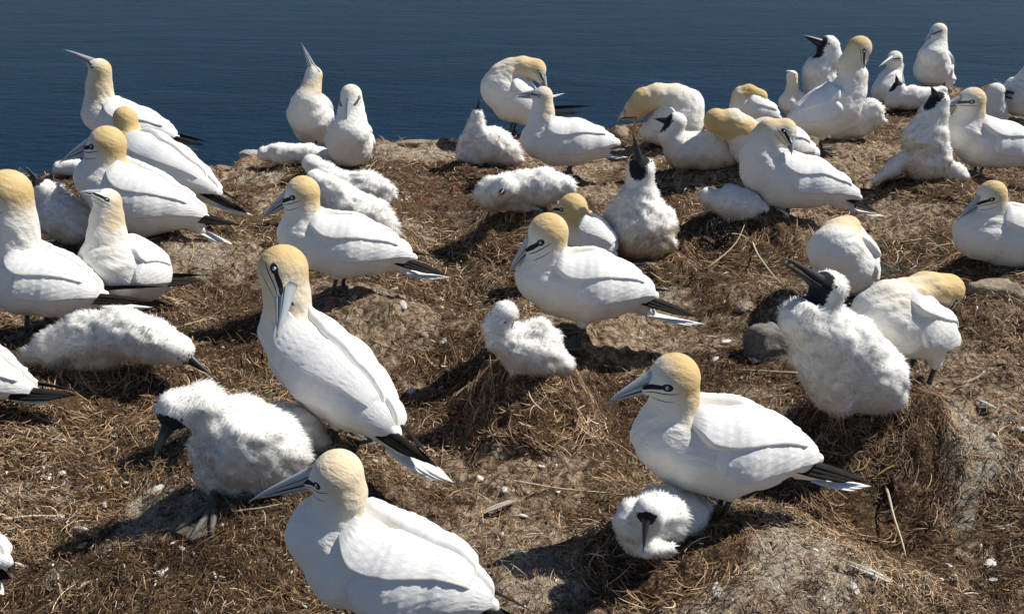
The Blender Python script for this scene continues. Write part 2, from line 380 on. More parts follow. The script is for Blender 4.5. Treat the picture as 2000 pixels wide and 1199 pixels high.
def adult(label, base, body, neck, head, tip, h=.03, yaw=0, prim=(), tail=None, buff=.8, stand=True, gape=0., fade=.85, roll=0., foot_dir=None, group='adult gannets at their nests', face=.9, lift=0., tips=None, brown=False, headup=None, wing_drop=0., dirt=.4, thigh=True):
    fr = Frame(base, h, yaw); org = fr.base; root = empty('gannet', org, label, 'gannet', group)
    depth = float((org-CAM)@FWD); px = depth/(FOC*.512); small = px > .0042; vox = min(max(px*2.1, .0045), .0085)
    bn = [fr.node(q) for q in body]; nn = [fr.node(q) for q in neck]; H, R = fr.node(head)
    tp = fr.pt(tip[0], tip[1], tip[2] if len(tip) > 2 else None)
    f = unit(tp-H); u = headup if headup is not None else H-(nn[-1][0] if nn else bn[0][0]); u = unit(u-(u@f)*f); s = np.cross(f, u)
    bp = chain(bn); rearp = bn[-1][0]
    k = .024
    tb = None
    if tail:
        tb = fr.node(tail[0]); tt = fr.pt(*tail[1]); bp = bp+[(bn[-2][0]*.5+tb[0]*.5, max(tb[1]*1.5, bn[-2][1]*.45), tb[0]+(tt-tb[0])*.28, tb[1]*.42)]
    gz = ground_z; side = fr.side; feet = []
    np_ = chain([bn[0]]+nn+[(H, R)])+[(H+f*R*.18, R*.84, H+f*R*1.14+u*R*.08, R*.38)]
    allp = bp+np_; wear = []
    if stand:
        for sg in (1, -1):
            q = org+side*sg*.042+fr.head*(.012*sg); q = np.array((q[0], q[1], gz(q[0], q[1]))); feet.append(q)
            cen = min((b[0] for b in bn), key=lambda c: (c[0]-q[0])**2+(c[1]-q[1])**2); tops = cen*np.array((.5, .5, 1))+q*np.array((.5, .5, 0))
            if thigh:
                z1 = q[2]+min(.095, max(.03, (tops[2]-q[2])*.5)); kn = np.array((q[0], q[1], z1)); allp = allp+[(tops, .045, kn-fr.head*.012, .016)]
    V, Q = skin(allp, k, vox); V = V.astype(float)
    N0 = vnormals(V, Q); a_ = unit(bn[-1][0]-bn[0][0]); b_ = unit(np.cross(a_, (0.1, .2, 1.))); c_ = np.cross(a_, b_); fp = np.stack([V@a_, V@b_, V@c_], -1); hd_ = np.clip(np.linalg.norm(V-H, axis=1)/R-1.1, 0, 1)
    V = V+N0*((.0030*vnoise(fp[:, 0]*22, fp[:, 1]*40+fp[:, 2]*33, 7)+.0016*vnoise(fp[:, 0]*60, fp[:, 1]*90+fp[:, 2]*80, 8))*hd_)[:, None]
    rel = (V-H)/R; hc = np.stack([rel@f, rel@u, np.abs(rel@s)], -1)
    # pale buff wash: full on crown and nape, fading down the neck and towards the bill
    vals = [0]+[fade*(i+1)/(len(nn)+.0) if len(nn) else fade for i in range(len(nn))]+[1.]; seq = [bn[0]]+nn+[(H, R)]
    best = np.full(len(V), 9.); bval = np.zeros(len(V))
    for i in range(len(seq)-1):
        a, b = seq[i][0], seq[i+1][0]; ba = b-a; hh = np.clip(((V-a)@ba)/(ba@ba), 0, 1); d = np.linalg.norm(V-a-hh[:, None]*ba, axis=1)/(seq[i][1]+(seq[i+1][1]-seq[i][1])*hh)
        upd = d < best; best = np.where(upd, d, best); bval = np.where(upd, vals[i]+(vals[i+1]-vals[i])*hh, bval)
    bval = bval*sstep(1.6, 1.15, best)
    fmask = sstep(-.45, .85, hc[:, 0]-.12*hc[:, 1])
    bf = 1.12*buff*bval*(1-face*fmask)*(1+.09*vnoise(V[:, 0]*70, V[:, 2]*70+V[:, 1]*50, 9))
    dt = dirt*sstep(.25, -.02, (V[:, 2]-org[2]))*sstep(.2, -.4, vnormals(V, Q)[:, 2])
    obj('body', build_mesh('body', V-org, [Q], M['plumage'], True, {'flow': fp*(38, 105, 105), 'head_co': hc, 'buff': bf, 'dirt': dt, 'adult_face': (np.linalg.norm(rel, axis=1) < 1.6)*(.9 if small else 1.), 'dark_face': np.zeros(len(V))}), root)
    head_parts(root, org, H, R, f, u, s, tp, allp, k, True, gape, small)
    # folded wings
    P = np.array([b[0] for b in bn]); L = np.concatenate([[0], np.cumsum(np.linalg.norm(np.diff(P, axis=0), axis=1))]); L /= L[-1]
    def axp(t): return np.array([np.interp(t, L, P[:, i]) for i in range(3)])
    def axt(t): return unit(axp(min(t+.22, 1))-axp(max(t-.22, 0)))
    a0 = unit(P[-1]-P[0]); up0 = np.array((0, 0, 1.)) if abs(a0[2]) < .9 else -fr.head; up = unit(up0-(up0@a0)*a0); sd = np.cross(a0, up)
    if roll: up, sd = up*math.cos(R_(roll))+sd*math.sin(R_(roll)), sd*math.cos(R_(roll))-up*math.sin(R_(roll))
    wb_ = bp+chain([bn[0]]+nn[:1])
    res1, res2 = ((66, 34), (50, 28)) if not small else ((34, 20), (28, 18))
    sc = max(.5, min(1, vox*0+1))
    for sg in (1, -1):
        sq = np.clip
        wd = wing_drop
        top1 = lambda t: 36+26*math.exp(-t/.07)-33*t+wd*.3; bot1 = lambda t: (70+30*math.sin(min(t/.22, 1)*math.pi/2)**.6)*(1-.24*t*t)+wd
        v, q, uv, sf = wing_shell(axp, axt, up, sd, sg, wb_, k, .22, 1.0, top1, bot1, .012, 9, 8, org, res1, 11+sg, .0015)
        w = obj('wing', build_mesh('wing', v, q, M['wing'], True, {'wing_uv': uv, 'feather': sf}), root)
        top2 = lambda t: 15-14*min(t*2.2, 1)**.8; bot2 = lambda t: 38+24*math.sin(min(t/.22, 1)*math.pi/2)**.7*(1-.9*max(0, t-.35)/.65)
        v, q, uv, sf = wing_shell(axp, axt, up, sd, sg, wb_, k, .02, .88, top2, bot2, .0185, 10, 7, org, res2, 23+sg, .0017)
        obj('scapulars', build_mesh('scapulars', v, q, M['wing'], True, {'wing_uv': uv, 'feather': sf}), w)
        if prim:
            pp = prim[min(0 if sg*float(sd[1]) > 0 else 1, len(prim)-1)]; tipp = fr.pt(*pp); st = axp(.82)+sd*sg*.026+up*.010
            for j in range(3):
                tj = tipp+(st-tipp)*(.0+.13*j)+sd*sg*(.006*j)-up*.004*j
                obj('primary_feather', feather_mesh('primary_feather', st+sd*sg*.006*j-up*.010*j, tj, .021, unit(up+sd*sg*.7), M['brown'] if (brown and sg*float(sd[1]) > 0) else M['black'], org, .02), w)
    if tail:
        t0 = tb[0]; tt = fr.pt(*tail[1]); ta = unit(tt-t0); tu = unit(up-(up@ta)*ta); tr = obj('tail', build_mesh('tail', *(lambda a: (a[0], [a[1], a[2]]))(tube(np.array([t0-ta*.02, t0+ta*.05])-org, [tb[1]*.6, tb[1]*.25], 8)), M['tail']), root)
        for j in (-2, -1, 0, 1, 2):
            e = tt-ta*.022*abs(j)+sd*.008*j-tu*.003*abs(j); obj('tail_feather', feather_mesh('tail_feather', t0+sd*.006*j+ta*.01, e, .030, tu, M['tail'], org, 0, 8, .35), tr)
    # legs and webbed feet
    fd = foot_dir if foot_dir is not None else fr.head
    for i, q in enumerate(feet):
        cen = min((b[0] for b in bn), key=lambda c: (c[0]-q[0])**2+(c[1]-q[1])**2); z = max(cen[2]-.03, q[2]+.06)
        v, fa, t = tube(np.array([(q[0], q[1], q[2]+.008), (q[0], q[1], q[2]+.035), (q[0]-fr.head[0]*.012, q[1]-fr.head[1]*.012, q[2]+.07), (q[0]*.7+cen[0]*.3, q[1]*.7+cen[1]*.3, z)])-org, [.0085, .0065, .007, .012], 8)
        lg = obj('leg', build_mesh('leg', v, [fa, t], M['leg']), root); obj('foot', foot_mesh(q, np.array((fd[0], fd[1], 0)), org, .085, gz), lg)
    return root

def chick(label, base, chains, head=None, tip=None, h=.03, yaw=0, dark=.5, gape=0., neck=None, foot=None, group='downy gannet chicks', fuzz=1., warm=.25, headup=None, k=.02):
    """downy chick: chains = tapered limbs of down, first chain is the body"""
    fr = Frame(base, h, yaw); org = fr.base; root = empty('gannet_chick', org, label, 'chick', group)
    depth = float((org-CAM)@FWD); px = depth/(FOC*.512); small = px > .0042; vox = min(max(px*2.4, .006), .010)
    prims = []; nodes = []
    for c in chains:
        n = [(p_, max(r_*.7, r_-.0075*fuzz)) for p_, r_ in (fr.node(q) for q in c)]; nodes.append(n); prims += chain(n) if len(n) > 1 else [(n[0][0], n[0][1], n[0][0]+np.array((0, 0, .001)), n[0][1])]
    if head:
        H, R = fr.node(head); R = max(R*.75, R-.004*fuzz); nk = [fr.node(q) for q in (neck or [])]; st = nodes[0][0]; prims += chain([st]+nk+[(H, R)])
        tp = fr.pt(tip[0], tip[1], tip[2] if len(tip) > 2 else None) if tip else H+unit(H-st[0])*R*2
        f = unit(tp-H); u = headup if headup is not None else H-(nk[-1][0] if nk else st[0]); u = u-(u@f)*f
        u = unit(u) if np.linalg.norm(u) > .01*R else unit(np.array((0, 0, 1.))-f*f[2]); s = np.cross(f, u)
        prims.append((H+f*R*.25, R*.75, H+f*R*.82, R*.38))
    V, Q = skin(prims, k, vox); V = V.astype(float); N = vnormals(V, Q)
    lump = .0050*vnoise(V[:, 0]*26, V[:, 2]*26+V[:, 1]*19, 13)+.0045*vnoise(V[:, 0]*55, V[:, 2]*55+V[:, 1]*41, 14)
    if head: lump = lump*np.clip(np.linalg.norm(V-H, axis=1)/R-1., .25, 1)
    V = V+N*(lump*fuzz)[:, None]; N = vnormals(V, Q)
    hc = np.full((len(V), 3), -9.); df = np.zeros(len(V))
    if head:
        rel = (V-H)/R; hc = np.stack([rel@f, rel@u, np.abs(rel@s)], -1); d2 = np.linalg.norm(rel-f_loc(f, .95), axis=1)
        near = np.linalg.norm(rel, axis=1) < 1.7
        df = dark*2*sstep(1.2, .45, np.linalg.norm(np.stack([rel@f-.95, rel@u+.02, rel@s], -1), axis=1))*near if tip else df
        if tip and dark >= .5: df = np.maximum(df, dark*1.6*sstep(1.15, .45, np.linalg.norm(np.stack([(rel@f-.5)*.85, (rel@u+.62)*.8, (rel@s)*1.1], -1), axis=1)))
    gr = sstep(.08+.32*warm, 0, V[:, 2]-org[2])*sstep(.4, -.4, N[:, 2])*warm; gr = np.clip(gr*(1.2+warm), 0, 1)
    obj('body', build_mesh('body', V-org, [Q], M['plumage'], True, {'head_co': hc, 'buff': np.zeros(len(V)), 'dirt': gr, 'adult_face': np.zeros(len(V)), 'dark_face': df}), root)
    # down: fine tapered tufts growing out of the skin
    tri = np.concatenate([Q[:, [0, 1, 2]], Q[:, [0, 2, 3]]]); ar = np.linalg.norm(np.cross(V[tri[:, 1]]-V[tri[:, 0]], V[tri[:, 2]]-V[tri[:, 0]]), axis=1)/2
    area = ar.sum(); n = int(min(area/(px*px)*.55, 20000)); pk = rng.choice(len(tri), n, p=ar/area); b1, b2 = rng.random(n), rng.random(n); fl = b1+b2 > 1; b1[fl], b2[fl] = 1-b1[fl], 1-b2[fl]
    T = tri[pk]; w = np.stack([1-b1-b2, b1, b2], -1); P = np.einsum('ni,nij->nj', w, V[T]); Nn = np.einsum('ni,nij->nj', w, N[T]); Nn /= np.linalg.norm(Nn, axis=1, keepdims=True)
    dk = (w*df[T]).sum(1); keep = (dk < .35) & (P[:, 2] > ground_z(P[:, 0], P[:, 1])-.005); P, Nn, dk = P[keep], Nn[keep], dk[keep]; n = len(P)
    lie = unit(fr.head*-.5+np.array((0, 0, -.5))); cl = np.stack([vnoise(P[:, 0]*40, P[:, 2]*40+P[:, 1]*31, q) for q in (3, 4, 5)], -1)
    D = Nn*.8+lie*.35+cl*.38+rng.normal(0, .22, (n, 3)); D /= np.linalg.norm(D, axis=1, keepdims=True)
    ln = (.009+.009*rng.random(n))*fuzz*np.clip(1+.5*cl[:, 0], .5, 1.6)*np.clip(.35+1.0*(1-dk), .3, 1.); hd = np.linalg.norm(P-H, axis=1)/R if head else np.full(n, 9.); ln = ln*np.where(hd < 1.4, .55, 1.)
    wd = np.maximum(.0008, px*.50)*(.7+.6*rng.random(n)); X = np.cross(D, Nn+rng.normal(0, .35, (n, 3)));  X /= np.linalg.norm(X, axis=1, keepdims=True)
    fn = np.cross(X, D); X *= np.sign((fn*Nn).sum(1))[:, None]
    bend = (lie+rng.normal(0, .4, (n, 3)))*ln[:, None]*.28
    m0 = P-Nn*.002; m1 = P+D*ln[:, None]*.55; m2 = P+D*ln[:, None]+bend; x = X*wd[:, None]/2
    VV = np.stack([m0-x, m0+x, m1+x*.8, m1-x*.8, m2], 1).reshape(-1, 3); i0 = np.arange(n)*5
    tint = np.array((.92, .91, .885))*(1-.06*rng.random((n, 1))); g2 = np.einsum('ni,ni->n', w[keep], gr[T[keep]]) if n else 0
    tint = tint*(1-g2[:, None]*.8)+np.array((.52, .38, .22))*g2[:, None]*.8
    me = build_mesh('down', VV-org, [np.stack([i0, i0+1, i0+2, i0+3], -1), np.stack([i0+3, i0+2, i0+4], -1)], M['down'], True, {'tint': np.repeat(tint, 5, 0), 'lie': np.repeat(Nn*.85+D*.25, 5, 0)}, np.repeat(Nn*.9+D*.15, 5, 0))
    o = obj('down', me, root); o['kind'] = 'stuff'
    if head and tip: head_parts(root, org, H, R, f, u, s, tp, prims, k, False, gape, small)
    for q in (foot or []):
        p = np.array(on_level(q[0], q[1], h)); p[2] = ground_z(p[0], p[1]); dv = np.array((math.cos(R_(q[2])), math.sin(R_(q[2])), 0))
        top = min((b[0] for n_ in nodes for b in n_), key=lambda c: np.linalg.norm(c-p)); v, fa, t = tube(np.array([p+(0, 0, .012), p*.6+top*.4, top])-org, [.010, .011, .014], 8)
        lg = obj('leg', build_mesh('leg', v, [fa, t], M['leg']), root); obj('foot', foot_mesh(p, dv, org, q[3], ground_z), lg)
    return root
def f_loc(f, a): return f*a
# ------------------------------------------------------------------ the birds: where each stands and how it holds itself
# nodes are (x, y, radius[, extra depth in metres]) read off the 2000 px wide frame and carried into the bird's own upright plane
ADULTS = [
 dict(label='nearest adult gannet, facing left at the bottom edge, body cut off by the frame', base=(760,1275), yaw=-12, h=.02, head=(660,927,51), tip=(481,976),
  neck=[(668,968,46)], body=[(640,1040,74),(690,1085,92),(780,1125,95),(860,1140,72),(920,1162,38),(962,1180,14)], prim=[(1045,1196),(1020,1215)], tail=[(880,1190,22),(1075,1250)], buff=.62),
 dict(label='adult gannet in the right foreground standing over a small shaded chick, looking left', base=(1408,1012), yaw=6, h=.06, head=(1318,738,50), tip=(1180,785),
  neck=[(1318,778,44)], body=[(1302,848,66),(1345,868,82),(1420,880,88),(1490,884,64),(1550,890,38),(1594,895,13)], prim=[(1656,892),(1690,939)], tail=[(1570,928,17),(1702,949)], buff=.95),
 dict(label='adult gannet left of centre, back towards the viewer, bowed bill pressed to its breast', base=(690,870), yaw=-45, h=.05, head=(553,526,49), tip=(543,662,.02), face=.4,
  neck=[(561,580,42)], body=[(563,645,54),(600,695,68),(655,745,74),(705,785,60),(748,822,38),(775,845,17)], prim=[(842,895),(855,912)], tail=[(760,868,15),(886,942)], buff=.95, headup=(.88,-.45,.1)),
 dict(label='adult gannet in mid picture looking down left, grey nest chick at its feet', base=(1132,668), yaw=5, h=.06, head=(1071,455,40), tip=(990,532),
  neck=[(1068,497,36)], body=[(1056,542,47),(1095,556,58),(1150,562,65),(1205,568,48),(1248,572,28),(1278,577,10)], prim=[(1318,569),(1366,620)], tail=[(1235,605,14),(1378,633)], buff=.85, brown=True),
 dict(label='adult gannet on a straw mound left of centre, white chick behind its back', base=(662,577), yaw=4, h=.10, head=(592,376,33), tip=(503,430),
  neck=[(591,408,31)], body=[(588,456,44),(630,475,53),(682,485,57),(735,493,42),(778,498,24),(806,503,9)], prim=[(846,500),(874,538)], tail=[(765,525,13),(882,542)], buff=.85, brown=True),
 dict(label='adult gannet cut by the left edge, its wing end behind a slimmer gannet', base=(75,648), yaw=0, h=.03, head=(17,375,44), tip=(-45,470),
  neck=[(27,435,37),(28,475,44)], body=[(5,520,56),(50,545,67),(110,560,58),(160,572,38),(198,580,14)], prim=[(330,560,.05),(300,590)], tail=[(180,592,14),(300,600)], buff=.9),
 dict(label='slim adult gannet at left, half turned to the viewer, bill raised, one black wing tip', base=(262,608), yaw=40, h=.03, head=(211,394,26), tip=(155,373),
  neck=[(211,428,26),(207,460,33)], body=[(212,505,52),(243,528,60),(278,538,52),(318,552,20)], prim=[(398,538,.10),(392,548,.08)], buff=.7, gape=.05),
 dict(label="adult gannet at left looking down left, yellow head against another gannet's back", base=(285,460), yaw=-5, h=.07, head=(211,281,35), tip=(113,316),
  neck=[(206,311,34)], body=[(200,350,48),(240,380,62),(290,400,60),(345,411,38),(380,420,23),(402,425,9)], prim=[(478,446),(470,440)], tail=[(370,440,14),(479,488)], buff=.9),
 dict(label='gannet at left showing only the back of its yellow head and a long sloping back', base=(335,398), yaw=-35, h=.05, head=(245,231,23), tip=(232,240,.25),
  neck=[(247,256,24)], body=[(256,285,35),(290,310,48),(335,336,47),(385,358,30),(427,378,10)], prim=[(497,416),(485,418)], tail=[(400,390,10),(495,421)], buff=1.0, headup=(0,0,1)),
 dict(label='adult gannet at upper left pointing its open sided bill up at the sky', base=(250,322), yaw=-6, h=.03, head=(196,136,21), tip=(121,94),
  neck=[(194,172,24)], body=[(199,222,36),(235,245,42),(280,255,36),(320,262,20),(345,270,8)], prim=[(413,280),(400,285)], tail=[(335,278,8),(388,293)], buff=.75),
 dict(label='adult gannet at the cliff edge stretching its bill straight up', base=(603,283), yaw=None, h=.04, head=(613,147,17), tip=(588,82,-.05),
  neck=[(608,172,18,-.02)], body=[(602,197,27,-.04),(604,222,41,0),(611,245,38,.08),(640,272,10,.24)], prim=[(610,272,.2)], buff=.7, headup=(.5,.8,.2)),
 dict(label='adult gannet standing face on at the cliff edge, bill pointing down at the viewer', base=(688,330), yaw=None, h=.05, head=(686,186,21), tip=(676,240,-.12),
  neck=[(687,214,21,-.01),(686,240,29,-.03)], body=[(684,258,36,-.05),(683,280,43,0),(686,290,40,.10),(700,293,14,.26)], buff=.35, headup=(0,.3,.9)),
 dict(label='adult gannet at top centre bending its neck back to preen, black wing tip sticking out', base=(1000,262), yaw=0, h=.08, head=(1046,136,21), tip=(1071,190,-.05),
  neck=[(985,150,27),(998,138,22),(1020,132,20)], body=[(978,172,38),(1003,195,42),(1030,212,32),(1062,220,14)], prim=[(1158,208),(1130,222)], tail=[(1062,190,14),(1104,182)], buff=.9, face=.5, headup=(.9,0,.45)),
 dict(label='adult gannet at top centre looking left with slightly open bill and sharp edged wing panel', base=(1110,348), yaw=0, h=.05, head=(1061,188,19), tip=(1003,187),
  neck=[(1062,218,18),(1057,242,24)], body=[(1053,272,35),(1085,280,41),(1125,281,40),(1165,282,28),(1203,280,10)], prim=[(1232,292),(1226,284)], tail=[(1175,303,10),(1228,307)], buff=.55, gape=.14, wing_drop=10),
 dict(label='adult gannet arching over behind a dark faced chick, yellow head hanging left', base=(1312,282), yaw=0, h=.06, head=(1242,214,23), tip=(1203,238),
  neck=[(1318,194,28),(1285,188,23),(1258,196,23)], body=[(1338,208,35),(1328,232,45),(1300,250,36),(1270,258,20)], buff=.95, headup=(-.5,-.6,.6), stand=False, face=.25),
 dict(label='adult gannet with yellow head turned away, body behind the curved necked gannet', base=(1492,338), yaw=0, h=.06, head=(1398,236,24), tip=(1386,246,.3),
  neck=[(1430,236,22),(1450,256,28)], body=[(1462,285,35),(1493,282,42),(1540,290,36),(1588,300,14)], buff=1.0, stand=False, headup=(0,0,1)),
 dict(label='adult gannet right of centre with curved neck, looking down over its own shoulder', base=(1536,423), yaw=0, h=.07, head=(1531,256,25), tip=(1548,303,-.08), face=.6,
  neck=[(1484,305,36),(1488,275,25),(1502,256,22)], body=[(1490,332,42),(1530,355,51),(1580,360,44),(1630,373,28),(1676,386,9)], prim=[(1722,372),(1716,416)], tail=[(1640,402,12),(1732,423)], buff=.8, headup=(.6,0,.75)),
 dict(label='distant adult gannet with its orange head laid on its back', base=(1472,262), yaw=-10, h=.05, head=(1484,190,15), tip=(1496,214,.05),
  neck=[(1447,188,17),(1462,180,14)], body=[(1450,205,24),(1470,215,26),(1500,225,18),(1520,232,8)], buff=1.3, stand=False, headup=(.8,0,.5)),
 dict(label='smallest distant adult gannet with striped grey face, behind a big gannet facing right', base=(1546,240), yaw=30, h=.04, head=(1547,149,11), tip=(1535,138),
  neck=[(1548,170,11)], body=[(1541,200,19),(1553,208,22),(1572,214,12)], buff=.5, stand=False),
 dict(label='tall adult gannet at upper right facing right, head bowed, webbed feet showing', base=(1603,300), yaw=180, h=.06, head=(1678,95,24), tip=(1683,145,-.05), face=.45,
  neck=[(1666,150,26),(1659,124,20)], body=[(1657,177,33),(1640,203,42),(1607,223,42),(1573,234,30),(1538,243,10)], prim=[(1505,262),(1508,266)], tail=[(1560,255,9),(1500,268)], buff=.85, headup=(.9,0,.5), foot_dir=(.95,-.3)),
 dict(label='small adult gannet at upper right looking left, sitting behind a flat grey chick', base=(1738,197), yaw=45, h=.05, head=(1747,115,15), tip=(1717,129),
  neck=[(1748,134,14)], body=[(1737,158,22),(1730,176,26),(1765,186,10)], buff=.35, stand=False),
 dict(label='topmost adult gannet standing upright against the sea at upper right', base=(1828,178), yaw=None, h=.08, head=(1833,62,16), tip=(1804,80,-.05),
  neck=[(1832,82,14,0),(1827,94,20,-.02)], body=[(1822,110,27,-.04),(1821,133,33,.02),(1826,150,29,.10),(1855,160,10,.24)], prim=[(1868,164,.3)], buff=.35, headup=(0,.2,.9)),
 dict(label='adult gannet at right looking left across the face of a brown bellied chick', base=(1908,343), yaw=6, h=.08, head=(1898,197,26), tip=(1814,219),
  neck=[(1893,227,26)], body=[(1880,258,37),(1915,280,44),(1960,287,40),(2005,298,26),(2042,312,9)], prim=[(2095,320),(2090,325)], tail=[(2000,320,10),(2080,335)], buff=.75, wing_drop=6),
 dict(label='adult gannet sitting low on its nest at the right edge, bill angled down', base=(1965,522), yaw=5, h=.04, head=(1938,379,27), tip=(1868,430),
  neck=[(1938,412,28)], body=[(1918,455,50),(1965,464,56),(2025,468,52),(2080,476,30),(2115,485,12)], buff=.85, stand=False, wing_drop=8),
 dict(label='adult gannet rounded like a ball, head tucked away, behind the biggest chick', base=(1668,594), yaw=None, h=.04, head=(1654,447,27,.02), tip=(1690,486,.14),
  neck=[(1640,462,36,0)], body=[(1632,487,50,-.04),(1648,515,55,0),(1663,532,45,.08),(1690,548,16,.2)], buff=.75, headup=(-.3,-.5,.8)),
 dict(label='adult gannet on the right bending its neck round to preen its wing', base=(1790,757), yaw=30, h=.05, head=(1850,566,32), tip=(1842,622,.02),
  neck=[(1735,588,40),(1765,578,34),(1808,562,30)], body=[(1718,612,50),(1758,632,60),(1805,650,50),(1852,668,18)], buff=1.0, face=.25, fade=.8, headup=(.9,0,.4), wing_drop=14),
 dict(label='adult gannet mostly hidden in mid picture, round yellow head above a white wing', base=(1150,530), yaw=-25, h=.05, head=(1119,406,29), tip=(1078,415),
  neck=[(1126,432,26)], body=[(1128,455,30),(1150,465,36),(1176,480,26),(1198,498,10)], buff=1.1, face=.35, stand=False),
 dict(label='white gannet body entering at the upper right edge behind an open billed chick', base=(2012,238), yaw=180, h=.06, head=(2030,100,17), tip=(2070,110),
  neck=[(2022,128,17)], body=[(2014,155,26),(2005,180,36),(1990,192,33),(1966,205,10)], buff=.6, stand=False),
 dict(label='gannet cut by the left edge, only wing end, black feathers and white tail showing', base=(-45,808), yaw=0, h=.03, head=(-165,610,38), tip=(-250,640),
  neck=[(-160,650,38)], body=[(-140,690,48),(-90,712,60),(-30,735,50),(30,755,26),(70,766,12)], prim=[(170,769),(150,772)], tail=[(45,778,14),(134,771)], buff=.8),
 dict(label='gannet outside the bottom left corner, only a black tipped white tail showing', base=(-110,1180), yaw=-15, h=.0, head=(-240,930,44), tip=(-340,960),
  neck=[(-235,970,44)], body=[(-215,1010,58),(-150,1050,70),(-70,1070,52),(-20,1085,28),(10,1096,16)], prim=[(32,1126),(20,1130)], tail=[(-30,1110,16),(8,1160)], buff=.8),
]
